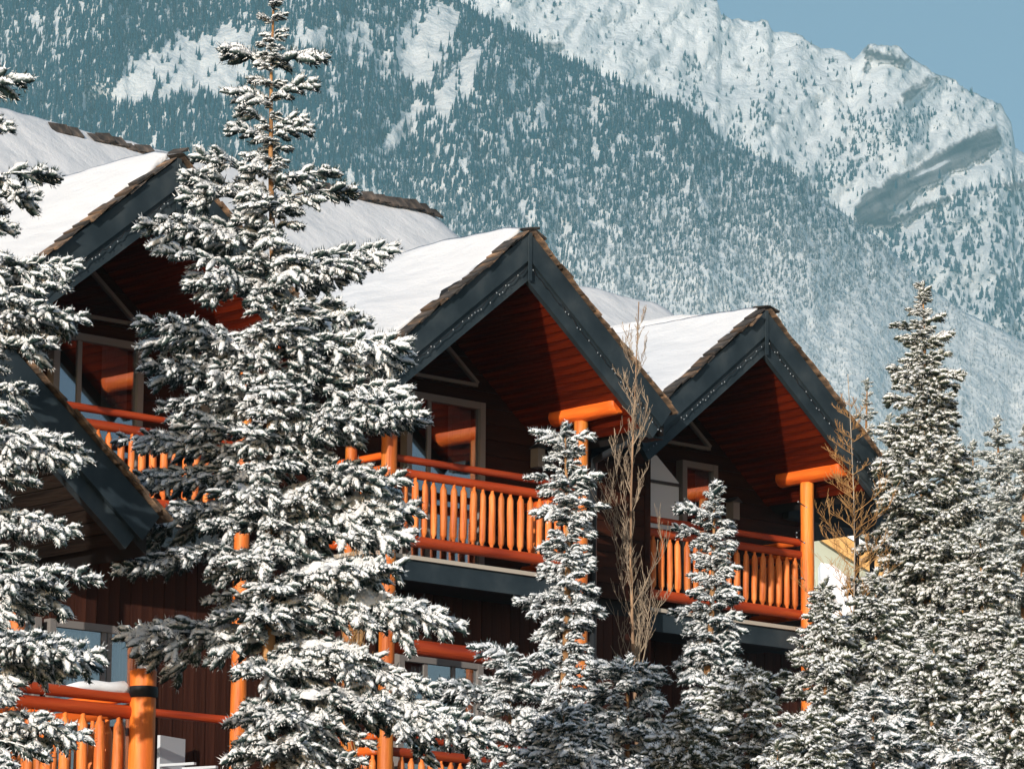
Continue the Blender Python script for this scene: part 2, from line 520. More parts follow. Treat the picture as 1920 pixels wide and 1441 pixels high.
MEADOW = [[(205, 195), (232, 145), (262, 105), (300, 88), (345, 75), (440, 55), (475, 60), (468, 140), (430, 188), (380, 182), (300, 190), (250, 200)],
          [(745, 62), (775, 25), (812, 12), (850, 14), (862, 45), (835, 95), (812, 120), (808, 172), (765, 165), (748, 120)],
          [(690, 300), (720, 270), (760, 215), (780, 190), (800, 195), (770, 250), (730, 295)],
          [(545, 60), (590, 40), (610, 60), (600, 95), (560, 90)],
          [(840, 150), (880, 100), (905, 105), (890, 170), (850, 210), (815, 240), (812, 200)]]

def dens1(x, y):
    st = fbm(x / 13, y / 55, 3, 101)
    big = fbm(x / 70, y / 60, 3, 111)
    d = np.full(np.shape(x), 0.93)
    amp = np.full(np.shape(x), 0.6)
    def zone(cx, cy, rx, ry, dd, aa):
        w = np.exp(-(((x - cx) / rx) ** 2 + ((y - cy) / ry) ** 2) ** 1.5)
        return d * (1 - w) + dd * w, amp * (1 - w) + aa * w
    d, amp = zone(620, 120, 170, 150, 0.60, 2.4)
    d, amp = zone(100, 40, 90, 70, 0.66, 2.0)
    d, amp = zone(960, 190, 190, 130, 0.50, 2.6)
    d, amp = zone(1200, 300, 160, 120, 0.68, 2.2)
    d, amp = zone(1100, 350, 260, 60, 0.75, 2.0)
    d, amp = zone(1750, 620, 220, 110, 0.72, 1.8)
    lowz = np.clip((y - 330) / 150, 0, 1)
    d = d + 0.12 * lowz; amp = amp * (1 - 0.5 * lowz)
    q = d + amp * (0.6 * st + 0.4 * big - 0.5)
    jx = x + 26 * (fbm(x / 20, y / 30, 3, 121) - 0.5); jy = y + 40 * (fbm(x / 16, y / 30, 3, 131) - 0.5)
    for p in MEADOW:
        q = np.where(in_poly(jx, jy, p), 0.03, q)
    # the crest is always wooded
    yr = interp(R1, x)
    q = np.where((y - yr < 22) & (x < 1500), 0.95, q)
    return np.clip(q, 0.02, 1)

def scatter(fn_d, fn_depth, ridge, x0, x1, y1, cell, seed):
    rg = np.random.default_rng(seed)
    n = int((x1 - x0) * (y1 + 150) / cell)
    x = rg.uniform(x0, x1, n); y = rg.uniform(-150, y1, n)
    yr = interp(ridge, x)
    k = (y > yr + 2) & (rg.uniform(0, 1, n) < fn_d(x, y))
    k &= (y < 1050) | ((x > 1450) & (rg.uniform(0, 1, n) < 0.6))
    x, y = x[k], y[k]
    P = sight(x, y) * fn_depth(x, y)[..., None]
    P[..., 2] += EYE - 1.0
    return x, y, P, rg

x, y, P, rg = scatter(dens1, depth1, R1, -420, 2350, 1560, 28, 5)
low = np.clip((y - 250) / 380, 0, 1)
hgt = (15.0 - 9.6 * low) * rg.uniform(0.6, 1.25, len(x))
fr = np.clip(0.10 + 0.50 * low ** 1.3 + 0.16 * np.clip((x - 900) / 900, 0, 1) + 0.20 * (fbm(x / 60, y / 40, 3, 71) - 0.5) + rg.normal(0, 0.12, len(x)), 0, 1)
f1 = plant_forest('conifer_forest', P, hgt, fr, 0.15)
tag(f1, 'blue green conifer forest covering the nearer mountain slope behind the lodge', 'forest', kind='stuff')

def dens2(x, y):
    d = np.full(np.shape(x), 0.06) + 0.10 * (fbm(x / 60, y / 60, 3, 201) > 0.55)
    jx = x + 30 * (fbm(x / 18, y / 24, 3, 211) - 0.5); jy = y + 34 * (fbm(x / 18, y / 24, 3, 221) - 0.5)
    st = fbm(x / 11, y / 40, 3, 231)
    for p, v in [([(1520, 320), (1590, 225), (1640, 200), (1700, 205), (1762, 208), (1745, 255), (1690, 280), (1640, 300), (1560, 372), (1480, 335)], 0.88),
                 ([(1280, 95), (1300, 110), (1325, 160), (1325, 250), (1290, 260), (1270, 150)], 0.6),
                 ([(1400, 195), (1455, 180), (1452, 235), (1425, 290), (1360, 300), (1335, 262)], 0.55),
                 ([(1485, 110), (1510, 150), (1560, 185), (1600, 215), (1570, 222), (1500, 175)], 0.4),
                 ([(1640, 300), (1700, 282), (1760, 262), (1740, 290), (1600, 360)], 0.18),
                 ([(1640, 430), (1720, 395), (1830, 345), (2400, 370), (2400, 900), (1700, 900)], 0.5)]:
        k = in_poly(jx, jy, p)
        d = np.where(k, np.clip(v + (1.8 if v < 0.8 else 0.8) * (st - 0.5), 0.03, 1), d)
    d = np.where(rock_mask(x, y) > 0, 0.02, d)
    return d
x, y, P, rg = scatter(dens2, depth2, R2, 800, 2350, 760, 34, 6)
hgt = np.where(y > 330, 15.0, 11.0) * rg.uniform(0.3, 1.25, len(x))
fr = np.clip(0.16 + rg.normal(0, 0.12, len(x)) + 0.2 * (fbm(x / 30, y / 30, 3, 72) - 0.3), 0, 1)
f2 = plant_forest('scattered_conifers', P, hgt, fr, 0.24)
tag(f2, 'scattered dark conifers on the snowy upper mountain beneath the bare ridge', 'forest', kind='stuff')

# ------------------------------------------------------------------ lodge
zA = 13.139
MS = 0.788                       # roof slope
NRM = math.sqrt(1 + MS * MS)
ORG = (0.1695, 50.3398, 0.0)
lodge = empty('mountain_lodge', ORG, PHI)
tag(lodge, 'long dark red timber lodge with snowy roofs, slate bargeboards and three upper balconies', 'lodge')
# lodge frame: x along the facade to the right, y into the building, z up
W_OUT, W_IN, FH, SEAM = 2.40, 2.10, 0.62, 0.365

def rake_board(name, z_top0, z_top1, y0, y1, x_end_top, x_end_bot, side, mat_):
    pts = [(0.004, z_top0), (0.004, z_top1), (x_end_bot, z_top1 - MS * x_end_bot), (x_end_top, z_top0 - MS * x_end_top)]
    if side < 0:
        pts = [(-x, z) for x, z in pts][::-1]
    v = [(x, y0, z) for x, z in pts] + [(x, y1, z) for x, z in pts]
    f = [(0, 1, 2, 3), (7, 6, 5, 4)] + [(i, i + 4, (i + 1) % 4 + 4, (i + 1) % 4) for i in range(4)]
    return mesh(name, v, f, mat_)

def xe(z):     # outer end x of a line z below the top edge, square cut
    s = z / (1 + MS * MS)
    return W_OUT - MS * s

_g = {}
for sd in (-1, 1):
    _g['up', sd] = rake_board('bargeboard', -0.03, -SEAM, -0.05, 0.03, xe(0.03), xe(SEAM), sd, M['slate'])
    _g['lo', sd] = rake_board('bargeboard', -SEAM - 0.004, -FH, -0.015, 0.06, xe(SEAM), xe(FH), sd, M['slate'])
def slab(name, side, y0, y1, zt, zb, x1, mat_):
    pts = [(0, zt), (0, zb), (x1, zb - MS * x1), (x1, zt - MS * x1)]
    if side < 0: pts = [(-x, z) for x, z in pts][::-1]
    v = [(x, y0, z) for x, z in pts] + [(x, y1, z) for x, z in pts]
    f = [(0, 1, 2, 3), (7, 6, 5, 4)] + [(i, i + 4, (i + 1) % 4 + 4, (i + 1) % 4) for i in range(4)]
    return mesh(name, v, f, mat_)
DEPTH = 5.1
for sd in (-1, 1):
    _g['deck', sd] = slab('roof_deck', sd, 0.0, DEPTH, -0.004, -0.41, W_OUT - 0.1, M['dark'])
# soffit planks running into the building, laid up the slope
NP = 21
PW = 2.16 * NRM / NP
_pl = {}
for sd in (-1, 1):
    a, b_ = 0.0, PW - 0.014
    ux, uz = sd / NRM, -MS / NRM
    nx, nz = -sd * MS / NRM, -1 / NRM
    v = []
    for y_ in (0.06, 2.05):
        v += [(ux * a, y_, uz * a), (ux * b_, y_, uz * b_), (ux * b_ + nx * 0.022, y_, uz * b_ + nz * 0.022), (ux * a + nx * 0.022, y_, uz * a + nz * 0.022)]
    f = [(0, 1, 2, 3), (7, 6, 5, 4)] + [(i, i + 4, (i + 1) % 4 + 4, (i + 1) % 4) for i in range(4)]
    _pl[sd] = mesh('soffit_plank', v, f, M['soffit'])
# shingles: wedge, butt end toward -slope
def shingle_me(i):
    w = R.uniform(0.16, 0.26); t = R.uniform(0.025, 0.045); L = R.uniform(0.20, 0.28)
    sk = R.uniform(-0.02, 0.02)
    v = [(0, 0, 0), (L, 0, 0), (L, w, 0), (0, w + sk, 0), (-0.0, sk, 0.006), (L, 0, t), (L, w, t), (0, w, 0.006)]
    f = [(0, 3, 2, 1), (4, 5, 6, 7), (0, 1, 5, 4), (1, 2, 6, 5), (2, 3, 7, 6), (3, 0, 4, 7)]
    return mesh('shingle', v, f, M['shingle'])
_sh = [shingle_me(i) for i in range(8)]
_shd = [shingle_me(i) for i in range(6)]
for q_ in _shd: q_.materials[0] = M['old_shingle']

def roof_snow_me(name, side, y0, y1, thick, x1, seed, ragged=True):
    """snow blanket on one slope, with a drooping rounded eave and rake"""
    nx_, ny_ = 54, 64
    s = np.linspace(0, 1, nx_); t = np.linspace(0, 1, ny_)
    S, T = np.meshgrid(s, t, indexing='ij')
    yy = y0 + (y1 - y0) * T
    xx = x1 * S
    rag = 0.14 * (fbm(xx * 3.2 + seed, xx * 0, 3, seed) - 0.35) if ragged else 0
    yy = yy + rag * np.exp(-T * (y1 - y0) / 0.5)
    edge = np.minimum(1, (yy - (y0 - 0.1)) / 0.35) * np.minimum(1, (1.02 - S) * x1 / 0.22)
    edge = np.clip(edge, 0, 1) ** 0.5
    h = thick * edge * (0.7 + 0.6 * fbm(xx * 1.3 + seed, yy * 0.9, 4, seed + 3)) * (0.32 + 0.68 * np.clip((yy - y0) / 1.5, 0, 1)) + 0.03 * (fbm(xx * 7 + yy * 1.5, yy * 2 - xx, 3, seed + 5) - 0.5) * edge
    # a hollow where wind scoured the middle of the slope
    h = h + 0.06 * np.sin(xx * 2.4 + yy * 0.9 + seed) * edge
    h[0, :] = h[0, :] * 0.93
    zt = -MS * xx + h * 1.05
    top = np.stack([side * xx, yy, zt], -1)
    bot = np.stack([side * xx, yy, -MS * xx + 0.012], -1)
    P = np.concatenate([top.reshape(-1, 3), bot.reshape(-1, 3)])
    idx = np.arange(nx_ * ny_).reshape(nx_, ny_)
    F = []
    q = np.stack([idx[:-1, :-1], idx[1:, :-1], idx[1:, 1:], idx[:-1, 1:]], -1).reshape(-1, 4)
    F.append(q if side > 0 else q[:, ::-1])
    o_ = nx_ * ny_
    for line in (idx[:, 0], idx[-1, :], idx[:, -1][::-1], idx[0, :][::-1]):
        a, b_ = line[:-1], line[1:]
        w = np.stack([a, a + o_, b_ + o_, b_], -1)
        F.append(w if side > 0 else w[:, ::-1])
    return fast_mesh(name, P, np.concatenate(F), M['roof_snow'], True)

def gable_roof(parent, x, y, z, seed, back=DEPTH, soffit=True):
    g = empty('gable_roof', (x, y, z), 0, parent)
    for sd in (-1, 1):
        obj('bargeboard', _g['up', sd], g); obj('bargeboard', _g['lo', sd], g)
        obj('roof_deck', _g['deck', sd] if back == DEPTH else slab('roof_deck', sd, 0, back, -0.004, -0.41, W_OUT - 0.1, M['dark']), g)
        if soffit:
            for k in range(NP):
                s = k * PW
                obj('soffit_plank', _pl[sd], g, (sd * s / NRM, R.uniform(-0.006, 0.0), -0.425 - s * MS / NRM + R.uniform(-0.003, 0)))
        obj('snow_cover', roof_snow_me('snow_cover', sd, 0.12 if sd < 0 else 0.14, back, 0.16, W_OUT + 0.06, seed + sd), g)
        # two courses of shingle ends along the rake
        s = 0.05
        while s < W_OUT * NRM - 0.1:
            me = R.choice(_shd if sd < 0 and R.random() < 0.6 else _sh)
            o = obj('shingle', me, g)
            ang = math.atan(MS) + R.uniform(0.02, 0.11)
            lift = 0.0 + R.uniform(0, 0.02) + (0.03 if sd < 0 and R.random() < 0.3 else 0)
            o.location = (sd * s / NRM, -0.085 + R.uniform(-0.02, 0.015), -s * MS / NRM + lift)
            o.rotation_euler = (0, ang, 0) if sd > 0 else (0, PI - ang, 0)
            if sd < 0:
                o.rotation_euler = (0, ang, PI); o.location.y += 0.2
            s += R.uniform(0.115, 0.16)
    # ridge cap shingles sticking out at the peak
    for k in range(2):
        o = obj('ridge_shingle', R.choice(_shd), g, (0.02 - 0.03 * k * (-1) ** k, -0.10 + 0.09 * k, 0.03 + 0.02 * k), (0, R.uniform(-0.5, 0.6), R.uniform(0, 0.4)))
    v, f = box_vf(-0.028, 0.028, -0.062, -0.0505, -FH + 0.0, -0.03)
    obj('peak_strip', mesh('peak_strip', v, f, M['slate']), g)
    return g

SETS = [(-5.348, 0.0), (0.0, 0.0), (5.30, 1.21)]
for i, (gx, gy) in enumerate(SETS):
    g = gable_roof(lodge, gx, gy, zA, 40 + 7 * i)

# main roofs
def main_roof(x0, x1, y_eave, y_ridge, z0, y_at, seed, name='main_roof'):
    """plane z = z0 + (y - y_at)*MS"""
    g = empty(name, (0, 0, 0), 0, lodge)
    zr = z0 + (y_ridge - y_at) * MS
    ze = z0 + (y_eave - y_at) * MS
    yb = 2 * y_ridge - y_eave
    # the eave line steps back to the valleys where the gables run into this roof
    def y_start(x):
        d = min(abs(x - gx) for gx, gy in SETS)
        if y_at > 6 and x > 7.6: return 4.0
        return max(y_eave, y_at - d) if d < 2.5 else y_eave
    cuts = sorted(set([x0, x1] + ([7.6, 7.61] if y_at > 6 else []) + [c for gx, gy in SETS for c in (gx - 2.5, gx - 2.4, gx, gx + 2.4, gx + 2.5) if x0 < c < x1]))
    v, f = [], []
    for k, x in enumerate(cuts):
        ys_ = y_start(x + (1e-4 if k == 0 else -1e-4))
        for yy in (ys_, y_ridge, yb):
            zz = z0 + (yy - y_at) * MS if yy <= y_ridge else ze
            v += [(x, yy, zz), (x, yy, zz - 0.2)]
    for k in range(len(cuts) - 1):
        p, q = k * 6, (k + 1) * 6
        f += [(p, q, q + 2, p + 2), (p + 2, q + 2, q + 4, p + 4), (p + 1, p + 3, q + 3, q + 1), (p + 3, p + 5, q + 5, q + 3), (p, p + 1, q + 1, q), (p + 4, q + 4, q + 5, p + 5)]
    e = (len(cuts) - 1) * 6
    f += [(e, e + 1, e + 3, e + 2), (e + 2, e + 3, e + 5, e + 4), (0, 2, 3, 1), (2, 4, 5, 3)]
    obj('roof_deck', mesh('roof_deck', v, f, M['slate']), g)
    nx_, ny_ = int((x1 - x0) * 9), 90
    xs = np.linspace(x0 - 0.05, x1 + 0.08, nx_)
    ys = np.concatenate([np.linspace(y_eave - 0.1, y_ridge, ny_), y_ridge + np.linspace(0, yb - y_ridge + 0.1, 14)[1:]])
    X, Y = np.meshgrid(xs, ys, indexing='ij')
    st_ = np.array([y_start(min(max(q, x0), x1)) for q in xs]) - 0.05
    Y[:, :ny_] = st_[:, None] + (y_ridge - st_[:, None]) * np.linspace(0, 1, ny_)[None, :]
    base = np.where(Y <= y_ridge, z0 + (Y - y_at) * MS, zr - (Y - y_ridge) * MS)
    ed = np.clip(np.minimum((x1 + 0.08 - X) / 0.5, (Y - (y_eave - 0.1)) / 0.3), 0, 1) ** 0.5
    h = 0.26 * ed * (0.85 + 0.35 * fbm(X * 0.7, Y * 0.7, 4, seed)) + 0.05 * (fbm(X * 2.2, Y * 2.2, 4, seed + 4) - 0.5)
    # the crest is rounded
    h = h + 0.10 * np.clip((0.5 - X) / 3, 0, 1) - 0.02 * np.exp(-((Y - y_ridge) / 0.22) ** 2) + 0.03 * (fbm(X * 2, Y * 0, 3, seed + 9) - 0.5)
    P = np.stack([X, Y, base + np.maximum(h, 0.01)], -1).reshape(-1, 3)
    idx = np.arange(X.size).reshape(X.shape)
    F = np.stack([idx[:-1, :-1], idx[1:, :-1], idx[1:, 1:], idx[:-1, 1:]], -1).reshape(-1, 4)
    # skirt on the right rake
    o_ = len(P)
    low = np.stack([X[-1], Y[-1], base[-1] + 0.005], -1)
    P = np.concatenate([P, low])
    a = idx[-1, :-1]; b_ = idx[-1, 1:]; k = np.arange(len(a)) + o_
    F = np.concatenate([F, np.stack([a, k, k + 1, b_], -1)])
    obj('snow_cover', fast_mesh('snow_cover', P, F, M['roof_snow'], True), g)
    return g, zr
gA, zrA = main_roof(-22, 5.55, 1.75, 8.0, zA, 5.1, 91)
gB, zrB = main_roof(5.6, 10.75, 2.95, 8.45, zA, 6.3, 95)
# bare ridge shingles showing through the snow on the long ridge
for x0_, x1_ in [(-0.85, 0.10), (-1.5, -1.2), (2.95, 4.5), (4.7, 5.3)]:
    x_ = x0_
    big_ = x1_ - x0_ > 0.6
    while x_ < x1_:
        obj('ridge_shingle', R.choice(_shd), gA, (x_, 7.70 + R.uniform(-0.02, 0.02), zrA + 0.0 + (0.10 if x_ < -0.5 else 0.05) + R.uniform(-0.02, 0.02)), (R.uniform(0.65, 0.8), R.uniform(-0.06, 0.06), R.uniform(-0.12, 0.12)))
        x_ += R.uniform(0.10, 0.16) if big_ else R.uniform(0.18, 0.35)

# walls: upper horizontal siding, lower vertical planks
wall = empty('front_wall', (0, 0, 0), 0, lodge)
def sect(x0, x1, y):
    return (x0, x1, y)
for (x0_, x1_, yw, zt_) in [(-22, -7.85, 2.05, 10.45), (-7.85, 4.05, 2.05, 11.3), (4.05, 8.3, 3.26, 11.3)]:
    z = 9.2
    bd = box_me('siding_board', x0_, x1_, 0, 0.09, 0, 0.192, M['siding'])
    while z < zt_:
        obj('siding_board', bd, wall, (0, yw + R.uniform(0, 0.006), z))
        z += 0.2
    v, f = box_vf(x0_, x1_, 0.1 + yw, 0.22 + yw, 0.0, zt_ + 0.15)
    obj('wall_core', mesh('wall_core', v, f, M['dark']), wall)
for gx, gy in SETS:
    z = 11.4
    while z < zA - 0.25:
        hw = (zA - 0.16 - z) / MS
        hw2 = max(0.02, (zA - 0.16 - z - 0.192) / MS)
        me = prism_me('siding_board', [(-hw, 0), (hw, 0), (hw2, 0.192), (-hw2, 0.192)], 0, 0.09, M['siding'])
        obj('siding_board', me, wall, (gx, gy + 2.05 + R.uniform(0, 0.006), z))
        z += 0.2
pk = box_me('wall_plank', 0, 0.152, 0, 0.07, 0.0, 5.9, M['plank'])
x_ = -10.5
while x_ < 8.2:
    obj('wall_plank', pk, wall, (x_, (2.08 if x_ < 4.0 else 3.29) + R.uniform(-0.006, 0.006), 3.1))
    x_ += 0.16
# side walls of the taller block step
obj('side_wall', box_me('side_wall', 3.95, 4.05, 2.04, 3.36, 0, 11.6, M['siding']), lodge)
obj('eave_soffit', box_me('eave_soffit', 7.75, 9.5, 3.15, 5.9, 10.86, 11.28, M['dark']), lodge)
obj('side_wall', box_me('side_wall', 8.22, 8.30, 3.36, 6.2, 0, 10.85, M['siding']), lodge)
obj('end_wall', prism_me('end_wall', [(6.3, 0), (13.3, 0), (13.3, 10.8), (8.45, 14.6), (6.3, 12.85)], 0, 0.1, M['siding']), lodge, (10.55, 0, 0), (0, 0, PI / 2))

# windows and doors on the back wall of each balcony
curt = None
def curtain_me(w, h):
    n = 26
    v, f = [], []
    for i in range(n + 1):
        x = w * i / n
        y = 0.018 * math.sin(i * 1.9) + R.uniform(-0.004, 0.004)
        v += [(x, y, 0), (x, y, h)]
    for i in range(n):
        f.append((2 * i, 2 * i + 2, 2 * i + 3, 2 * i + 1))
    return mesh('curtain', v, f, M['curtain'], smooth=True)

def door(x0, x1, z0, z1, yw, mull=(0.5,), curtains=((0.05, 0.45),), name='sliding_door', parent=None):
    d = empty(name, (x0, yw, z0), 0, parent or lodge)
    w, h = x1 - x0, z1 - z0
    obj('backing', box_me('backing', 0.02, w - 0.02, -0.012, -0.006, 0.02, h - 0.02, M['dark']), d)
    t = 0.085
    for bx in [(0, t, 0, h), (w - t, w, 0, h)]:
        obj('frame', box_me('frame', bx[0], bx[1], -0.13, -0.004, bx[2], bx[3], M['frame']), d)
    obj('frame', box_me('frame', t, w - t, -0.125, -0.004, h - t, h, M['frame']), d)
    obj('frame', box_me('frame', t, w - t, -0.125, -0.004, 0, t, M['frame']), d)
    for q in mull:
        obj('frame', box_me('frame', w * q - 0.03, w * q + 0.03, -0.10, -0.05, t, h - t, M['frame']), d)
    obj('pane', box_me('pane', t, w - t, -0.085, -0.079, t, h - t, M['glass']), d)
    for a, b_ in curtains:
        obj('curtain', curtain_me(w * (b_ - a), h - 2 * t - 0.02), d, (w * a, -0.038, t + 0.01))
    return d

for gx, gy in SETS:
    x0_ = gx + (-0.22 if gx < 5 else 0.40)
    door(x0_, gx + 1.07, 9.25, 11.42, gy + 2.05, (0.30,) if gx < 5 else (), ((0.58, 0.86),) if gx < 5 else ((0.5, 0.85),))
    # triangular transom trim above the door
    tr = empty('transom_window', (gx, gy + 2.05, 0), 0, lodge)
    def strip(a, b_, w_=0.045):
        (xa, za), (xb, zb) = a, b_
        L = math.hypot(xb - xa, zb - za); nx, nz = -(zb - za) / L * w_ / 2, (xb - xa) / L * w_ / 2
        return prism_me('frame', [(xa - nx, za - nz), (xb - nx, zb - nz), (xb + nx, zb + nz), (xa + nx, za + nz)], -0.06, -0.004, M['frame'])
    obj('frame', strip((-0.45, 11.65), (1.0, 11.65)), tr)
    obj('frame', strip((0.13, 12.36), (1.01, 11.675)), tr)
    obj('frame', strip((-0.44, 11.675), (0.11, 12.36)), tr)
    obj('pane', prism_me('pane', [(-0.40, 11.68), (0.96, 11.68), (0.12, 12.33)], -0.03, -0.026, M['glass']), tr)
    # small wall lantern
    wl_ = empty('wall_lantern', (gx + 2.0 if gx < 0.1 else gx + 1.4, gy + 2.04, 10.72), 0, lodge)
    obj('lantern_body', box_me('lantern_body', -0.06, 0.06, -0.14, 0, 0, 0.24, M['frame']), wl_)
    obj('lantern_cap', prism_me('lantern_cap', [(-0.09, 0.24), (0.09, 0.24), (0, 0.31)], -0.17, 0, M['pipe']), wl_)

# house-shaped panel: a snow reflection in the window, painted as pale colour
pw = empty('window_reflection', (5.02, 3.25, 10.45), 0, lodge)
obj('pane', prism_me('pane', [(-0.655, 0), (0.655, 0), (0.655, 0.66), (0.24, 0.98), (-0.24, 0.98), (-0.655, 0.66)], -0.07, -0.04, M['reflection']), pw)
obj('frame', box_me('frame', -0.655, 0.655, -0.10, -0.075, 0.60, 0.64, M['pipe']), pw)
obj('frame', box_me('frame', -0.025, 0.025, -0.095, -0.075, 0.0, 0.98, M['pipe']), pw)

# balconies
def baluster_me(i):
    h = 0.80
    r = R.uniform(0.040, 0.047)
    zs = [0, 0.07, 0.085, 0.11, 0.30, 0.5, 0.66, 0.695, 0.71, 0.80]
    rs = [0.45, 0.48, 0.7, 0.96, 1.04, 1.0, 0.94, 0.7, 0.46, 0.45]
    v, f = tube_vf([(R.uniform(-.003, .003), R.uniform(-.003, .003), z) for z in zs], [r * q * (1 + R.uniform(-.04, .04)) for q in rs], 8, True)
    return mesh('baluster', v, f, M['baluster'], smooth=True)
_bal = [baluster_me(i) for i in range(6)]

def balcony(gx, gy, zd, left_cap=True, right_post=True, low=False, bare=False):
    b = empty('balcony', (gx, gy, zd), 0, lodge)
    L, Rr, yr = -1.29, 1.83, 1.0
    # floor: joist board, pale edge, slate rim
    obj('floor_slab', box_me('floor_slab', L - 0.2, Rr + 0.05, 1.12, 2.04, -0.25, -0.02, M['dark']), b)
    obj('rim_board', box_me('rim_board', L - 0.25, Rr + 0.0, 1.065, 1.115, -0.30, -0.055, M['slate']), b)
    obj('rim_board', box_me('rim_board', L - 0.25, L - 0.20, 1.12, 2.04, -0.30, -0.055, M['slate']), b)
    obj('deck_edge', box_me('deck_edge', L - 0.27, Rr + 0.0, 1.03, 1.2, -0.05, 0.0, M['light_stone']), b)
    obj('deck_edge', box_me('deck_edge', L - 0.27, L - 0.10, 1.2, 2.04, -0.05, 0.0, M['light_stone']), b)
    for zz, r in (((1.155, 0.045), (0.985, 0.056), (0.175, 0.068)) if not bare else ((1.155, 0.05),)):
        obj('rail', log_me('rail', (L, yr + 0.07, zz), (Rr, yr + 0.07, zz), r, M['rail'], 10, 8, wob=0.05), b)
        obj('rail', log_me('rail', (L, yr + 0.0, zz + 0.01), (L, 2.04, zz + 0.01), r, M['log_y'], 10, 5, wob=0.05), b)
    n = 20
    for k in range(1, n if not bare else 1):
        x = L + (Rr - L) * k / n
        obj('baluster', R.choice(_bal), b, (x, yr + 0.07 + R.uniform(-.008, .008), 0.19), (R.uniform(-.015, .015), R.uniform(-.015, .015), R.uniform(0, 6)))
    for k in range(1, 6 if not bare else 1):
        obj('baluster', R.choice(_bal), b, (L + R.uniform(-.006, .006), yr + 0.07 + 0.93 * k / 6, 0.19), (0, R.uniform(-.015, .015), R.uniform(0, 6)))
        if low is False:
            obj('baluster', R.choice(_bal), b, (Rr + R.uniform(-.006, .006), yr + 0.1 + 0.93 * k / 6, 0.19), (0, R.uniform(-.015, .015), R.uniform(0, 6)))
    if low is False:
        for zz, r in ((1.155, 0.045), (0.985, 0.056), (0.175, 0.065)):
            obj('rail', log_me('rail', (Rr, yr + 0.07, zz + 0.01), (Rr, 2.04, zz + 0.01), r, M['log_y'], 10, 5, wob=0.05), b)
    return b

for i, (gx, gy) in enumerate(SETS):
    b = balcony(gx, gy, 9.2)
    # right post carries a short log under the eave, left post ends above the rail
    obj('post', log_me('post', (1.84, 1.0, -6.2), (1.84, 1.0, 1.97), 0.098, M['log'], 14, 14, 0.92), b)
    obj('cap_log', log_me('cap_log', (1.84, 0.30, 2.10), (1.84, 1.50, 2.07), 0.128, M['log_y'], 14, 4, 0.93), b)
    obj('post', log_me('post', (-1.29, 1.0, -6.2 if i < 2 else 0.0), (-1.29, 1.0, 1.52 if i < 2 else 1.25), 0.10, M['log'], 14, 12, 0.95), b)
    if i != 2: obj('post', log_me('post', (-1.42, 1.55, -6.2), (-1.42, 1.55, 1.42), 0.075, M['log'], 12, 12, 0.95), b)
    obj('cap_log', log_me('cap_log', (-1.72, 0.62, 2.13), (-1.72, 2.04, 2.13), 0.11, M['log_y'], 14, 4), b)
    v, f = tube_vf([(0, 0, 0), (0, 0, 0.03), (0, 0, 0.06), (0, 0, 0.075)], [0.10, 0.105, 0.075, 0.02], 12, True, 0.05)
    obj('snow_cap', mesh('snow_cap', v, f, M['snow'], smooth=True), b, (-1.29, 1.0, 1.515 if i < 2 else 1.245))
    # lower floor: second deck with its own rail, mostly behind the spruces
    b2 = balcony(gx, gy, 5.85, low=True, bare=(i == 0))

# lower storey windows
for (x0_, x1_, z0_, z1_, mu, cu) in [(-6.55, -5.62, 6.9, 8.08, (0.5,), ((0.05, 0.9),)), (-5.50, -4.10, 6.2, 8.08, (0.56, 0.62), ((0.08, 0.53), (0.7, 0.95))),
                                 (-0.28, 1.09, 5.9, 8.16, (0.33, 0.66), ((0.06, 0.3), (0.7, 0.93)))]:
    door(x0_, x1_, z0_, z1_, 2.07, mu, cu, 'lower_window')
obj('lintel_log', log_me('lintel_log', (-0.9, 1.25, 8.13), (0.75, 1.25, 8.13), 0.10, M['rail'], 12, 5), lodge)

# rain pipe at the joint of the two blocks
pts = [(2.28, 0.25, 11.15), (2.30, 0.5, 10.95), (2.45, 1.4, 10.8), (2.62, 1.6, 10.6), (2.62, 1.6, 3.0)]
v, f = tube_vf(pts, [0.045] * 5, 8)
obj('rain_pipe', mesh('rain_pipe', v, f, M['pipe'], smooth=True), lodge)
obj('pipe_box', box_me('pipe_box', 2.12, 2.42, 0.12, 0.45, 10.90, 11.14, M['slate']), lodge)
obj('lintel_strip', box_me('lintel_strip', 3.3, 3.34, 1.2, 3.0, 11.28, 11.33, M['frame']), lodge)

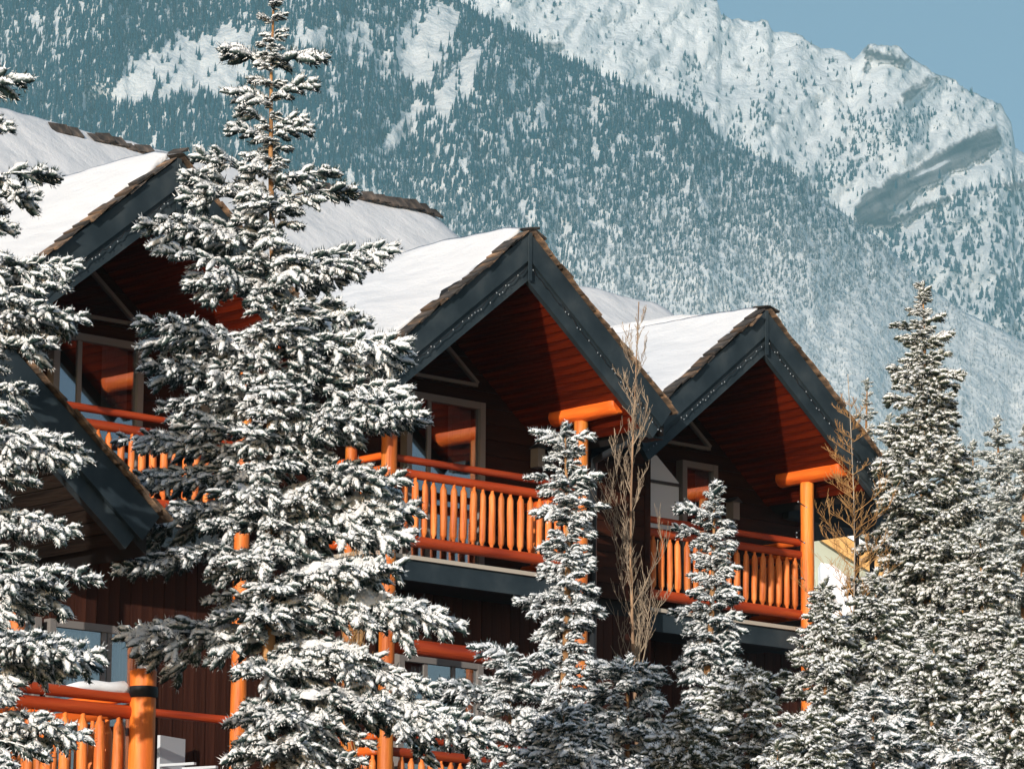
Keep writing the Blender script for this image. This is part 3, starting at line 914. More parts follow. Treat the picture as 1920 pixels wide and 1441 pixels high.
# strings of small bulbs along the bargeboards: one thing a gable
for i, (gx, gy) in enumerate(SETS):
    s = empty('string_lights', (0, 0, 0))
    s.location = Vector(ORG) + Vector(U * gx) - Vector(V * gy) + Vector((0, 0, zA)); s.rotation_euler = (0, 0, PHI)
    tag(s, ['string of clear bulbs on the bargeboards of the leftmost upper gable',
            'string of clear bulbs on the bargeboards of the middle gable, largest fully visible one',
            'string of clear bulbs on the bargeboards of the rightmost gable'][i], 'string lights', 'light strings on the gables')
    for sd in (-1, 1):
        pts, bulbs = [], []
        n = 44
        for k in range(n + 1):
            x = 0.05 + 2.15 * k / n
            dz = -SEAM - 0.055 - 0.035 * abs(math.sin(k * 0.9 + R.uniform(0, 1))) + R.uniform(-.012, .012)
            p = (sd * x, -0.05, -MS * x + dz)
            pts.append(p)
            if R.random() < 0.5: bulbs.append((p[0], p[1] - 0.006, p[2] - R.uniform(0.0, 0.03)))
        v, f = tube_vf(pts, [0.0055] * len(pts), 5)
        obj('cord', mesh('cord', v, f, M['cord']), s)
        V_, F_ = [], []
        for bx, by, bz in bulbs:
            o_ = len(V_)
            r = 0.010
            V_ += [(bx, by, bz + r * 1.4), (bx + r, by, bz), (bx, by + r, bz), (bx - r, by, bz), (bx, by - r, bz), (bx, by, bz - r * 1.4)]
            F_ += [(o_, o_ + 1, o_ + 2), (o_, o_ + 2, o_ + 3), (o_, o_ + 3, o_ + 4), (o_, o_ + 4, o_ + 1),
                   (o_ + 5, o_ + 2, o_ + 1), (o_ + 5, o_ + 3, o_ + 2), (o_ + 5, o_ + 4, o_ + 3), (o_ + 5, o_ + 1, o_ + 4)]
        tag(obj('bulbs', mesh('bulbs', V_, F_, M['bulb'], smooth=True), s), kind='stuff')
# light string wound down the post of the last balcony
s = empty('post_lights', (0, 0, 0))
s.location = Vector(ORG) + Vector(U * (5.3 + 1.84)) - Vector(V * 2.21) + Vector((0, 0, 9.3)); s.rotation_euler = (0, 0, PHI)
tag(s, 'string of bulbs wound down the far right balcony post', 'string lights')
pts = [(-0.12 * math.cos(k * 0.5), -0.12 * math.sin(k * 0.5) + 0.05, 1.6 - k * 0.04) for k in range(40)]
v, f = tube_vf(pts, [0.006] * 40, 5)
obj('cord', mesh('cord', v, f, M['cord']), s)
V_, F_ = [], []
for bx, by, bz in pts[::2]:
    o_ = len(V_); r = 0.017
    V_ += [(bx, by, bz + r), (bx + r, by, bz), (bx, by + r, bz), (bx - r, by, bz), (bx, by - r, bz), (bx, by, bz - r)]
    F_ += [(o_, o_ + 1, o_ + 2), (o_, o_ + 2, o_ + 3), (o_, o_ + 3, o_ + 4), (o_, o_ + 4, o_ + 1), (o_ + 5, o_ + 2, o_ + 1), (o_ + 5, o_ + 3, o_ + 2), (o_ + 5, o_ + 4, o_ + 3), (o_ + 5, o_ + 1, o_ + 4)]
tag(obj('bulbs', mesh('bulbs', V_, F_, M['bulb'], smooth=True), s), kind='stuff')

# chairs behind the lower rail
ch = empty('patio_chair', tuple(Vector(ORG) + Vector(U * -3.75) + Vector(V * -1.6) + Vector((0, 0, 5.85))), PHI + 0.3)
tag(ch, 'white patio chair on the lower left balcony behind the big spruce', 'chair')
obj('seat', box_me('seat', -0.25, 0.25, -0.25, 0.25, 0.42, 0.46, M['chair']), ch)
v, f = box_vf(-0.25, 0.25, 0.22, 0.26, 0.46, 1.0); obj('backrest', mesh('backrest', v, f, M['chair']), ch)
for a in (-0.22, 0.22):
    for b_ in (-0.22, 0.22):
        obj('leg', box_me('leg', a - .02, a + .02, b_ - .02, b_ + .02, 0, 0.42, M['chair']), ch)
    obj('armrest', box_me('armrest', a - .025, a + .025, -0.25, 0.24, 0.64, 0.67, M['chair']), ch)

# ------------------------------------------------------------------ nearer wing at the lower left
wing = empty('lodge_wing', tuple(Vector(ORG) + Vector(V * 11.0)), PHI)
tag(wing, 'near lodge wing at the lower left with slate gable rake and log balcony', 'lodge')
WX, WZ = -16.28, 8.735
gw = gable_roof(wing, WX, 0, WZ, 70, back=9.0, soffit=True)
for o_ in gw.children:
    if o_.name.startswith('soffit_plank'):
        if o_.data.name not in ('soffit_plank_shade_a', 'soffit_plank_shade_b'):
            k_ = 'soffit_plank_shade_a' if o_.data == _pl[-1] else 'soffit_plank_shade_b'
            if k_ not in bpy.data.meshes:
                q_ = o_.data.copy(); q_.name = k_; q_.materials[0] = M['shade_plank']  # darker copy of the planks paints the shade under the wing gable
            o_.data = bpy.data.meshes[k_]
    if o_.data in (_g['lo', -1], _g['lo', 1]):
        o_.location = (0, 0.012, 0.085)
obj('wall', prism_me('wall', [(WX - 2.1, 0), (WX + 1.75, 0), (WX + 1.75, WZ - 1.5), (WX, WZ - 0.16), (WX - 2.1, WZ - 1.8)], 3.0, 9.4, M['siding']), wing)
obj('eave_log', log_me('eave_log', (WX + 1.85, 0.5, WZ - 1.66), (WX + 1.85, 9, WZ - 1.66), 0.09, M['slate'], 12, 4), wing)
wb = empty('balcony', (WX, 0, 4.45), 0, wing)
Rr, L, yr = 3.06, -1.6, 1.0
obj('floor_slab', box_me('floor_slab', L, Rr, 1.12, 2.04, -0.25, -0.02, M['dark']), wb)
obj('rim_board', box_me('rim_board', L, Rr, 1.07, 1.115, -0.30, -0.055, M['slate']), wb)
for zz, r in ((1.10, 0.046), (0.985, 0.055), (0.13, 0.062)):
    obj('rail', log_me('rail', (L, yr + 0.06, zz), (Rr, yr + 0.06, zz), r, M['rail'], 12, 8, wob=0.05), wb)
    obj('rail', log_me('rail', (Rr, yr, zz + 0.03), (Rr, 2.98, zz + 0.03), r, M['log_y'], 12, 4, wob=0.05), wb)
for k in range(1, 27):
    obj('baluster', R.choice(_bal), wb, (Rr - 0.03 - k * 0.172, yr + 0.06, 0.19), (0, R.uniform(-.015, .015), R.uniform(0, 6)))
for k in range(1, 10):
    obj('baluster', R.choice(_bal), wb, (Rr, yr + 0.1 + 1.85 * k / 10, 0.2), (0, R.uniform(-.015, .015), R.uniform(0, 6)))
obj('post', log_me('post', (Rr + 0.0, yr, -4.4), (Rr + 0.0, yr, 1.33), 0.112, M['log'], 16, 12, 0.96), wb)
v, f = tube_vf([(Rr, yr, 1.10), (Rr, yr, 1.12), (Rr, yr, 1.17), (Rr, yr, 1.19)], [0.115, 0.122, 0.122, 0.115], 16, False)
obj('post_band', mesh('post_band', v, f, M['cord'], smooth=True), wb)
v, f = tube_vf([(Rr - 0.72, yr + 0.06, 1.135), (Rr - 0.6, yr + .06, 1.15), (Rr - 0.45, yr + .06, 1.165), (Rr - 0.3, yr + .06, 1.16), (Rr - 0.16, yr + .06, 1.175), (Rr - 0.1, yr + .06, 1.15)], [0.012, 0.035, 0.05, 0.045, 0.055, 0.035], 10, True, 0.14)
obj('snow_cap', mesh('snow_cap', v, f, M['snow'], smooth=True), wb)

# ------------------------------------------------------------------ far lodge at the right
FD = 82
fl = empty('far_lodge', tuple(Vector((spot(1584, 1100, FD).x, FD, 0))), 0.0)
tag(fl, 'distant building with tan fascia board, pale green wall and snowy roof behind the right spruces', 'building')
def frel(x, y):
    p = spot(x, y, FD) - fl.location
    return (p.x / math.cos(PHI) * 1.0, p.z)
# worked in the building's own frame: a gable facing the viewer, its right rake falling
a0, b0 = (-0.35, spot(1535, 975, FD).z), (1.15, 0)
zt = a0[1]
sl = 0.62
def fpr(name, pts, y0, y1, m): return obj(name, prism_me(name, pts, y0, y1, m), fl)
xl, xr = -1.6, 2.9
fpr('wall', [(-0.85, 0), (xr - 0.3, 0), (xr - 0.3, zt - 0.55 - sl * (xr - 0.3 + 0.5)), (-0.45, zt - 0.3), (-0.85, zt - 0.5)], 0.3, 3, M['green_wall'])
fpr('fascia_board', [(-0.62, zt - 0.20), (-0.5, zt - 0.36), (xr, zt - 0.42 - sl * (xr + 0.5)), (xr + 0.1, zt - sl * (xr + 0.6)), (-0.38, zt - 0.07), (-0.5, zt - 0.04)], 0, 0.12, M['tan_wood'])
fpr('lower_snow', [(-0.5, zt - 1.9), (0.35, zt - 2.2), (1.6, zt - 2.6), (1.6, zt - 2.3), (0.6, zt - 1.75), (0.05, zt - 1.2), (-0.25, zt - 0.95), (-0.5, zt - 0.9)], -0.5, 0.28, M['snow'])
fpr('snow_cover', [(-0.4, zt - 0.04), (xr + 0.1, zt + 0.02 - sl * (xr + 0.6)), (xr + 0.1, zt + 0.10 - sl * (xr + 0.6)), (0.2, zt - 0.30), (-0.36, zt + 0.03)], -0.02, 0.5, M['snow'])
tp = spot(1620, 945, 70)
bl = empty('sign_board', tuple(Vector((tp.x, 70, 0))), 0.5)
tag(bl, 'ochre wooden crossbeam on dark posts glimpsed right of the third balcony', 'beam')
obj('beam', log_me('beam', (-0.27, 0, tp.z), (0.27, 0, tp.z), 0.085, M['tan_wood'], 10, 4), bl)
for a in (-0.15, 0.15):
    obj('post', box_me('post', a - .03, a + .03, -0.03, 0.03, 0, tp.z - 0.07, M['dark']), bl)

# ------------------------------------------------------------------ spruces
def finger_arr(k):
    rg = np.random.default_rng(900 + k)
    n = 6
    xs = [0.0, 0.22, 0.5, 0.8, 0.97]
    rs = [0.45, 0.80, 0.88, 0.70, 0.28]
    V_, F_ = [], []
    for x, r in zip(xs, rs):
        for j in range(n):
            a = 2 * PI * (j + 0.5 * (x > 0.3)) / n
            q = r * rg.uniform(0.72, 1.25)
            V_.append((x + rg.uniform(-.03, .03), math.cos(a) * q, math.sin(a) * q))
    for i in range(len(xs) - 1):
        for j in range(n):
            j2 = (j + 1) % n
            a, b_, c, d = i * n + j, i * n + j2, (i + 1) * n + j2, (i + 1) * n + j
            F_ += [(a, c, b_), (a, d, c)]
    V_.append((1.0, 0, 0)); t = len(V_) - 1
    for j in range(n):
        F_.append(((len(xs) - 1) * n + j, t, (len(xs) - 1) * n + (j + 1) % n))
    # needle points
    for q in range(34):
        x = rg.uniform(0.0, 1.0); a = rg.uniform(0, 2 * PI); r0 = 0.55
        c, s = math.cos(a), math.sin(a)
        o_ = len(V_)
        k = rg.uniform(1.15, 1.75) * (1.0 if x < 0.85 else 0.7)
        V_ += [(x - 0.035, c * r0 - s * .10, s * r0 + c * .10), (x + 0.015, c * r0 + s * .10, s * r0 - c * .10), (x + rg.uniform(.08, .17), c * k, s * k)]
        F_.append((o_, o_ + 1, o_ + 2))
    return np.array(V_), np.array(F_)
FING = [finger_arr(k) for k in range(5)]

def spray(L, seed, heavy=False, fl=0.17, fr=0.033, dense=1.0, droop=0.25):
    """a branch that grows along +x from the origin; returns verts, tris and its tip"""
    rg = np.random.default_rng(seed)
    Vs, Fs, off = [], [], 0
    def axis(x):
        t = x / L
        return np.array([x, 0.03 * L * math.sin(3 * t + seed), L * (0.10 * math.sin(t * PI * 0.9) - droop * 0.28 * t * t + 0.16 * max(0, t - 0.6) ** 1.5)])
    def finger(p, d, length, r):
        nonlocal off
        d = d / np.linalg.norm(d)
        a = np.array([0, 0, 1.0]) if abs(d[2]) < 0.9 else np.array([0, 1.0, 0])
        s = np.cross(a, d); s /= np.linalg.norm(s); t = np.cross(d, s)
        v, f = FING[rg.integers(5)]
        ph = rg.uniform(0, 6.28); c_, s_ = math.cos(ph), math.sin(ph)
        yy = v[:, 1] * c_ - v[:, 2] * s_; zz = v[:, 1] * s_ + v[:, 2] * c_
        load = yy[:, None] * s + zz[:, None] * t
        load[:, 2] = np.where(load[:, 2] > 0, load[:, 2] * 1.35, load[:, 2] * 0.8)
        P = p + v[:, :1] * length * d + load * r
        P[:, 2] -= 0.05 * (v[:, 0] ** 2) * length
        Vs.append(P); Fs.append(f + off); off += len(v)
    # woody axis
    ax = [axis(L * k / 6) for k in range(7)]
    tv, tf = tube_vf(ax, [0.006 + 0.011 * L * (1 - k / 6.2) for k in range(7)], 5, False)
    tv = np.array([tuple(q) for q in tv])
    tr_ = np.array([t3 for q in tf for t3 in ((q[0], q[1], q[2]), (q[0], q[2], q[3]))])
    Vs.append(tv); Fs.append(tr_ + off); off += len(tv)
    step = 0.085 / dense
    x = max(0.06, 0.10 * L)
    side = 1
    while x < L - 0.05:
        p = axis(x)
        tl = min(0.50 * (L - x) + 0.10, 0.30 + 0.14 * L, 0.8 * x + 0.12) * rg.uniform(0.6, 1.15)
        for sd in (side, -side):
            if rg.uniform() < 0.16: continue
            an = math.radians(rg.uniform(38, 68))
            dz = -droop * rg.uniform(0.2, 1.6)
            d = np.array([math.cos(an), sd * math.sin(an), dz])
            k = 0.0
            if tl > fl * 1.3:
                tv_, tf_ = tube_vf([p, p + d * tl * 0.5, p + d * tl * 0.95], [0.007, 0.006, 0.004], 4, False)
                tv_ = np.array([tuple(q) for q in tv_]); tr2 = np.array([t3 for q in tf_ for t3 in ((q[0], q[1], q[2]), (q[0], q[2], q[3]))])
                Vs.append(tv_); Fs.append(tr2 + off); off += len(tv_)
                q = 0.07
                s2 = 1
                while q < tl - 0.06:
                    pp = p + d * q
                    pp = pp + np.array([0, 0, -0.25 * droop * q * q / max(tl, .1)])
                    a2 = math.radians(rg.uniform(30, 60)) * s2
                    dd = np.array([d[0] * math.cos(a2) - d[1] * math.sin(a2), d[0] * math.sin(a2) + d[1] * math.cos(a2), d[2] - rg.uniform(-0.25, 0.55)])
                    finger(pp, dd, fl * rg.uniform(0.6, 1.05), fr * rg.uniform(0.8, 1.15))
                    if rg.uniform() < 0.5:
                        finger(pp, np.array([d[0] * 0.6, d[1] * 0.6, -0.8]), fl * rg.uniform(0.5, 0.9), fr * 0.85)
                    q += rg.uniform(0.06, 0.085); s2 = -s2
                finger(p + d * (tl - fl * 0.6), d + np.array([0, 0, 0.15]), fl, fr)
            else:
                finger(p, d, max(tl, fl * 0.7), fr * rg.uniform(0.85, 1.1))
        if rg.uniform() < 0.75:
            finger(p, np.array([0.8, rg.uniform(-.5, .5), rg.uniform(0.05, 0.45)]), fl * rg.uniform(0.6, 1), fr)
        x += step * rg.uniform(0.8, 1.2); side = -side
    finger(axis(L - fl * 0.7), axis(L) - axis(L - 0.1), fl * 1.0, fr * 1.05)
    if heavy:
        # snow pads lying along the branch
        x = 0.15 * L
        while x < 0.9 * L:
            p = axis(x)
            w = min(0.30 * (L - x) + 0.06, 0.12 + 0.05 * L) * rg.uniform(0.6, 1.1)
            oy = rg.uniform(-0.10, 0.10) * L * (1 - x / L)
            n1, n2 = 9, 5
            v, f = [], []
            for i in range(n2 + 1):
                ph = PI / 2 * i / n2
                for j in range(n1):
                    a = 2 * PI * j / n1
                    rr = rg.uniform(0.7, 1.25)
                    yy_ = math.sin(a) * math.sin(ph) * w * rr + oy
                    v.append((p[0] + math.cos(a) * math.sin(ph) * w * 0.8 * rr, p[1] + yy_, p[2] - 0.02 + math.cos(ph) * 0.075 * rr - abs(yy_) * droop * 0.75 + rg.uniform(-.012, .012)))
            for i in range(n2):
                for j in range(n1):
                    j2 = (j + 1) % n1
                    a_, b_, c_, d_ = i * n1 + j, i * n1 + j2, (i + 1) * n1 + j2, (i + 1) * n1 + j
                    f += [(a_, c_, b_), (a_, d_, c_)]
            Vs.append(np.array(v)); Fs.append(np.array(f) + off); off += len(v)
            x += w * 0.75
    return np.concatenate(Vs), np.concatenate(Fs), axis(L)

LENS = [0.32, 0.6, 1.0, 1.5, 2.1]
TPL = {}
def templates(key, mat_, nvar=3, **kw):
    for i, L in enumerate(LENS):
        for k in range(nvar):
            v, f, tip = spray(L, 100 * i + 17 * k + 3, **kw)
            TPL.setdefault((key, i), []).append((fast_mesh('branch', v, f, mat_, False), Vector(tuple(tip))))
templates('a', M['spruce'], droop=0.4, dense=0.9)
templates('h', M['spruce'], 2, heavy=True, droop=0.55)
templates('b', M['spruce_b'], 3, fl=0.15, fr=0.040, dense=0.8, droop=0.45)
templates('c', M['spruce_c'], 2, fl=0.17, fr=0.038, dense=0.75)

def add_branch(parent, base, tip, key, name='branch'):
    """place a branch whose foot is at base and tip at tip (relative to the tree)"""
    ch_ = tip - base
    L = ch_.length
    i = min(range(len(LENS)), key=lambda q: abs(math.log(LENS[q] / L)))
    me, t = R.choice(TPL[key, i])
    o = obj(name, me, parent)
    sc_ = L / t.length
    h = math.hypot(ch_.x, ch_.y)
    yaw = math.atan2(ch_.y, ch_.x) - math.atan2(t.y, t.x)
    pit = math.atan2(ch_.z, h) - math.atan2(t.z, math.hypot(t.x, t.y))
    o.matrix_local = Matrix.Translation(base) @ Matrix.Rotation(yaw, 4, 'Z') @ Matrix.Rotation(-pit, 4, 'Y') @ Matrix.Rotation(R.uniform(-0.18, 0.18), 4, 'X') @ Matrix.Diagonal((sc_, sc_ * R.uniform(0.9, 1.15), sc_, 1))
    return o

def spruce(px, D, label, prof, y_top, key='a', keys=(), dz=0.17, per=4, lean=(0, 0), trunk_r=None, rise=(0.45, -0.12), y_bot=1560, group=None, heavy_from=None, fill=0.9, cat='spruce tree', jit=0.12, left=None, front=False):
    """prof: list of (y, half width) in photograph units; keys: tips that make the outline"""
    pb = spot(px, 1441, D)
    pt = spot(px + lean[0], y_top, D)
    root = empty('spruce_tree', (pb.x, D, 0))
    tag(root, label, cat, group)
    H = pt.z
    scale = D / F_PX
    zf = lambda y: spot(px, y, D).z
    z_bot = max(0.6, zf(y_bot))
    tr = trunk_r or 0.014 * H + 0.02
    dx = pt.x - pb.x
    def ax(z):
        t = max(0, (z - zf(1441)) / (H - zf(1441)))
        return Vector((dx * t + 0.02 * math.sin(z * 1.7), 0.02 * math.cos(z * 1.3), z))
    zs = [H * k / 14 for k in range(15)]
    v, f = tube_vf([ax(z) for z in zs], [max(0.008, tr * (1 - z / H) ** 0.8) for z in zs], 9, True, 0.08)
    obj('trunk', mesh('trunk', v, f, M['bark'], smooth=True), root)
    cnt = 0
    def slope(z):
        t = (H - z) / max(H - z_bot, 0.1)
        return rise[0] * (1 - t) ** 2 + rise[1] * t + R.uniform(-jit, jit)
    def pick(z, L):
        if heavy_from is not None and z < zf(heavy_from) and L > 0.45 and R.random() < 0.45: return 'h'
        return key
    for kx, ky in keys:
        tipw = spot(kx, ky, D)
        dy = -abs(R.gauss(0, 0.22)) * abs(tipw.x - pb.x)
        tipw = spot(kx, ky, D + dy)
        tip = tipw - Vector((pb.x, D, 0))
        L = math.hypot(tip.x, tip.y)
        bz = min(H - 0.08, tip.z - L * slope(tip.z))
        base = ax(bz)
        add_branch(root, base, tip, pick(tip.z, L)); cnt += 1
    z = H - 0.10
    # leader
    add_branch(root, ax(H - 0.25), ax(H) + Vector((0.01, 0, 0.05)), key)
    a0 = R.uniform(0, 6)
    ys = [p[0] for p in prof]; ws = [p[1] for p in prof]
    while z > z_bot and cnt < 296:
        # photograph row of this height
        yrow = 720.5 - F_PX * math.tan(math.atan2(z - EYE, D) - PITCH)
        w = float(np.interp(yrow, ys, ws)) * scale
        n = per if w > 0.3 else max(3, per - 1)
        for k in range(n):
            if cnt >= 298: break
            a = a0 + 2 * PI * k / n + R.uniform(-0.35, 0.35)
            # fewer branches on the side nobody sees
            if math.sin(a) > 0.5 and R.random() < 0.6: continue
            L = max(0.12, w * R.uniform(0.55, 1.05) * fill)
            if left and math.cos(a) < -0.3 and yrow > left[0]: L *= left[1]
            zz = z + R.uniform(-dz, dz) * 0.5
            base = ax(min(zz, H - 0.05))
            tip = base + Vector((math.cos(a) * L, math.sin(a) * L, L * slope(zz)))
            add_branch(root, base, tip, pick(zz, L)); cnt += 1
        if front and yrow > 380:
            a = -PI / 2 + R.uniform(-0.6, 0.6)
            L = R.uniform(0.28, 0.55)
            base = ax(z + R.uniform(-.05, .05))
            add_branch(root, base, base + Vector((math.cos(a) * L, math.sin(a) * L, -L * R.uniform(0.1, 0.5))), key); cnt += 1
        a0 += 2.4
        z -= dz * (0.55 + 0.45 * min(1, w / 0.8))
    return root

# the big spruce in front of the lodge
T1_PROF = [(-60, 5), (0, 22), (60, 40), (110, 75), (165, 85), (220, 60), (250, 62), (290, 95), (330, 130), (380, 165), (430, 175), (470, 170), (520, 165),
           (560, 150), (610, 200), (660, 225), (710, 235), (760, 240), (830, 260), (900, 230), (960, 270), (1010, 280), (1060, 270), (1120, 250),
           (1200, 310), (1260, 290), (1320, 300), (1400, 400), (1560, 440)]
T1_KEYS = [(420, 93), (606, 105), (590, 160), (425, 170), (448, 205), (572, 225), (430, 243), (582, 245), (365, 292), (345, 335), (635, 325), (668, 362), (340, 372),
           (258, 425), (300, 470), (742, 470), (700, 500), (352, 540), (640, 570), (255, 608), (690, 610), (330, 650), (770, 680), (265, 690), (762, 650),
           (300, 770), (795, 775), (760, 740), (215, 828), (330, 800), (780, 760), (205, 915), (690, 880), (620, 860), (190, 1000), (765, 905), (790, 965),
           (770, 1010), (215, 1075), (400, 1080), (750, 1070), (385, 1130), (868, 1180), (840, 1160), (220, 1195), (710, 1240), (670, 1130),
           (820, 1300), (930, 1400), (440, 1400), (905, 1370), (600, 990), (520, 1110), (500, 1030), (640, 1210), (560, 1370), (700, 1400)]
spruce(505, 33.5, 'tall snow laden spruce rising past the top of the photo before the left balcony', T1_PROF, -45, 'a', T1_KEYS, dz=0.19, per=6,
       lean=(8, 0), trunk_r=0.10, heavy_from=930, fill=0.56, left=(1215, 0.42), front=True)
# the spruce cut by the left edge
T0_PROF = [(0, 60), (150, 90), (350, 140), (500, 190), (620, 220), (760, 150), (860, 230), (1000, 200), (1100, 240), (1240, 250), (1400, 230), (1560, 250)]
T0_KEYS = [(50, 148), (20, 240), (108, 332), (70, 372), (150, 500), (120, 540), (165, 605), (100, 650), (62, 735), (30, 770), (170, 862), (150, 840), (70, 905), (148, 1000),
           (185, 1090), (120, 1110), (78, 1125), (195, 1240), (130, 1220), (170, 1390), (60, 1130), (90, 1420)]
spruce(-70, 30.5, 'snowy spruce cut off by the left edge of the photo', T0_PROF, -260, 'a', T0_KEYS, dz=0.19, per=4, lean=(20, 0), trunk_r=0.15, fill=0.6)

def small(px, D, yt, prof, label, key='b', keys=(), dz=0.12, per=5, lean=(0, 0), **kw):
    kw.setdefault('jit', 0.26)
    return spruce(px, D, label, [(yt, 4)] + prof, yt, key, keys, dz=dz, per=per, lean=lean, group='snowy spruces before the lodge', **kw)
small(1062, 45.5, 803, [(850, 40), (880, 50), (950, 55), (1000, 58), (1080, 58), (1150, 66), (1250, 75), (1350, 80), (1560, 90)],
      'slim young spruce standing in front of the middle balcony post', 'a', [(1000, 808), (1112, 820), (1125, 890), (985, 895), (1140, 950), (1000, 960), (980, 1130), (1130, 1150), (1012, 1080), (1120, 1110), (968, 1130)], dz=0.13)
small(1318, 48, 912, [(950, 25), (1000, 48), (1080, 55), (1150, 62), (1200, 72), (1300, 80), (1560, 110)],
      'slim young spruce with tip bent right before the right balcony', 'a', [(1270, 955), (1362, 1000), (1262, 990), (1372, 1155), (1255, 1150), (1385, 1220)], lean=(24, 0))
small(960, 43.5, 1222, [(1260, 60), (1300, 75), (1350, 85), (1441, 110), (1560, 150)], 'short spruce at the bottom between the big spruce and the slim spruce', 'a', [(885, 1212), (830, 1285), (1045, 1225), (935, 1240), (800, 1300)], dz=0.12)
small(1180, 44, 1240, [(1270, 80), (1320, 100), (1400, 120), (1560, 150)], 'short bushy spruce hiding the foot of the poplar', 'a', [(1105, 1255), (1240, 1265), (1150, 1245), (1075, 1330)])
small(1405, 46, 1255, [(1275, 50), (1300, 80), (1380, 110), (1441, 120), (1560, 150)], 'short spruce at the bottom under the right balcony', 'b', [(1480, 1262), (1350, 1275), (1310, 1310)])
small(1060, 41, 1330, [(1360, 60), (1441, 100), (1560, 150)], 'lowest snowy spruce top at the bottom beside the big spruce', 'a', [(990, 1380), (1130, 1370)])
small(1290, 42, 1330, [(1350, 50), (1400, 90), (1560, 150)], 'snowy spruce top at the bottom below the bent spruce', 'b', [(1215, 1385), (1360, 1370)])
small(1520, 44, 1340, [(1365, 60), (1400, 90), (1560, 150)], 'snowy spruce top at the bottom right of the balcony foot', 'b', [(1440, 1395)])
small(1545, 49.5, 1090, [(1120, 35), (1180, 60), (1250, 85), (1350, 105), (1560, 140)], 'broad spruce touching the foot of the rightmost balcony post', 'b', [(1515, 1135), (1480, 1200), (1620, 1180), (1475, 1280)])
small(1640, 50, 1075, [(1110, 35), (1200, 75), (1300, 100), (1441, 120), (1560, 140)], 'frosted spruce behind the larch stem at right', 'b', [(1590, 1130), (1700, 1150)])
big4 = [(600, 20), (640, 38), (700, 55), (760, 68), (800, 72), (860, 85), (910, 92), (960, 105), (1020, 125), (1100, 150), (1200, 175), (1441, 220), (1560, 240)]
spruce(1733, 56, 'tallest spruce at right with pointed tip against the mountain', [(538, 3)] + big4, 536, 'b',
       [(1672, 608), (1785, 625), (1808, 700), (1665, 690), (1660, 745), (1800, 780), (1650, 800), (1820, 860), (1640, 870), (1850, 960), (1640, 960), (1770, 590), (1700, 580), (1660, 820), (1640, 1000), (1650, 1010)],
       dz=0.16, per=6, rise=(0.6, -0.05), fill=1.05, group='snowy spruces before the lodge')
small(1840, 52, 1000, [(1040, 50), (1100, 80), (1200, 110), (1441, 140), (1560, 150)], 'wide spruce at the right edge beneath the pale tops', 'b', [(1790, 1060), (1910, 1060)])
small(1750, 47, 1180, [(1210, 40), (1260, 75), (1320, 105), (1441, 140), (1560, 160)], 'dark hearted spruce at the bottom below the tallest right spruce', 'b', [(1690, 1230), (1830, 1240)])
small(1640, 45, 1290, [(1320, 50), (1380, 90), (1441, 110), (1560, 150)], 'snowy spruce top at the bottom left of the dark hearted spruce', 'a', [(1570, 1350), (1715, 1340)])
small(1900, 46, 1210, [(1250, 60), (1320, 90), (1441, 130), (1560, 150)], 'spruce in the bottom right corner of the photo', 'b', [(1830, 1270)])
small(1800, 43.5, 1355, [(1385, 50), (1441, 90), (1560, 150)], 'low spruce top in the bottom right beside the corner spruce', 'a')
small(1460, 43, 1400, [(1420, 50), (1460, 90), (1560, 130)], 'lowest spruce tip between the two right bottom spruces', 'b')
for i, (x, D, yt, w, lb) in enumerate([(1872, 88, 785, 120, 'pale frosted spruce tip beyond the tallest right spruce'), (1920, 80, 800, 110, 'pale frosted spruce cut by the right edge of the photo'),
                                       (1825, 92, 830, 90, 'pale frosted spruce between the tallest spruce and the next tip'), (1625, 90, 715, 60, 'pale distant spruce rising behind the larch'),
                                       (1668, 95, 780, 70, 'pale distant spruce low behind the tallest right spruce'), (1570, 96, 880, 60, 'pale distant spruce behind the right gable end')]):
    spruce(x, D, lb, [(yt, 3), (yt + 60, w * 0.45), (yt + 150, w * 0.8), (yt + 300, w * 1.2), (1441, w * 1.5)], yt, 'c', dz=0.30, per=6, y_bot=1500, jit=0.2, rise=(0.4, 0.0), group='pale spruces beyond the lodge')

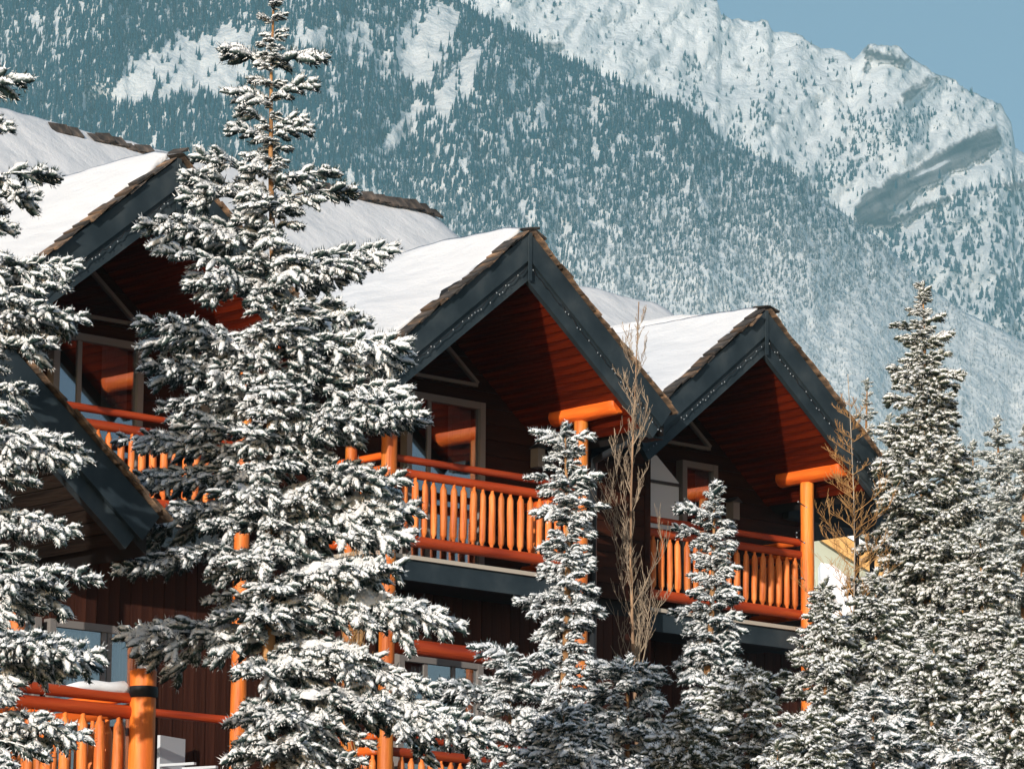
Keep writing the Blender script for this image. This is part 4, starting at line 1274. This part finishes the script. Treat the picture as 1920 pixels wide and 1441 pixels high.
# ------------------------------------------------------------------ bare trees
def bare_tree(name, px, D, yt, label, cat, spread, m_trunk, m_twig, n, seed, up, tr=0.07, y0=1441, fork=False):
    rg = random.Random(seed)
    pb = spot(px, 1441, D)
    H = spot(px, yt, D).z
    root = empty(name, (pb.x, D, 0))
    tag(root, label, cat)
    pts = [Vector((0.05 * math.sin(z * 0.9 + seed), 0.04 * math.cos(z), z)) for z in [H * k / 16 for k in range(17)]]
    v, f = tube_vf(pts, [max(0.006, tr * (1 - k / 16.4) ** 0.9) for k in range(17)], 8, True, 0.1, rg)
    obj('trunk', mesh('trunk', v, f, m_trunk, smooth=True), root)
    zmin = spot(px, y0, D).z
    for k in range(n):
        z = zmin + (H * 0.97 - zmin) * (k + rg.random()) / n
        t = (H - z) / (H - zmin)
        L = spread * (0.25 + 0.75 * t) * rg.uniform(0.5, 1.1)
        a = rg.uniform(0, 2 * PI)
        V_, F_ = [], []
        def limb(p, d, L, r, lev):
            q = [p]
            dd = d.copy()
            for s in range(5):
                dd = (dd + Vector((rg.uniform(-.12, .12), rg.uniform(-.12, .12), 0.10 * up))).normalized()
                q.append(q[-1] + dd * L / 5)
            v, f = tube_vf(q, [max(0.0022, r * (1 - i / 5.6)) for i in range(6)], 4 if lev else 5, True, 0, rg)
            o_ = len(V_); V_.extend(v); F_.extend([tuple(i + o_ for i in ff) for ff in f])
            if lev < 2:
                for s in range(1, 6):
                    for _ in range(2 if (lev == 0 and s % 2) else 1):
                        e = (dd + Vector((rg.uniform(-1, 1), rg.uniform(-1, 1), rg.uniform(-0.3, 0.9)))).normalized()
                        limb(q[s], e, L * rg.uniform(0.28, 0.5), r * 0.5, lev + 1)
        d = Vector((math.cos(a), math.sin(a), up)).normalized()
        limb(pts[min(16, int(z / H * 16))] * 1.0 + Vector((0, 0, z - pts[min(16, int(z / H * 16))].z)), d, L, 0.0085 * (0.6 + 0.8 * t) * (tr / 0.07) ** 0.5, 0)
        obj('branch', mesh('branch', V_, F_, m_twig), root)
    return root
bare_tree('poplar_tree', 1190, 46.5, 565, 'leafless upright poplar with many steep grey twigs between the two right balconies', 'poplar', 0.95, M['poplar_bark'], M['grey_twig'], 30, 3, 1.7, 0.050, 1330)
bare_tree('larch_tree', 1598, 55, 700, 'bare larch with thin pale stem and orange twigs right of the last gable', 'larch', 0.85, M['larch_bark'], M['larch_twig'], 34, 5, 0.5, 0.034, 1180)
bare_tree('poplar_tree', 660, 44.5, 1000, 'bare brown shrub glimpsed behind the big spruce beside the middle balcony foot', 'shrub', 0.8, M['poplar_bark'], M['larch_twig'], 24, 8, 2.2, 0.03, 1441)

# ------------------------------------------------------------------ haze
def haze():
    v, f = box_vf(-4300, 4300, -40, 8400, -25, 2560)
    m = bpy.data.materials.new('haze_air'); m.use_nodes = True
    n, l = m.node_tree.nodes, m.node_tree.links
    n.clear()
    o = n.new('ShaderNodeOutputMaterial')
    p = n.new('ShaderNodeVolumePrincipled')
    p.inputs['Color'].default_value = (0.44, 0.83, 0.97, 1)
    p.inputs['Density'].default_value = HAZE
    p.inputs['Anisotropy'].default_value = 0.0
    l.new(p.outputs[0], o.inputs['Volume'])
    h = obj('haze', mesh('haze', v, f, m))
    tag(h, 'thin pale blue winter air between the lodge and the mountain', 'haze', kind='stuff')
haze()
bpy.context.view_layer.update()
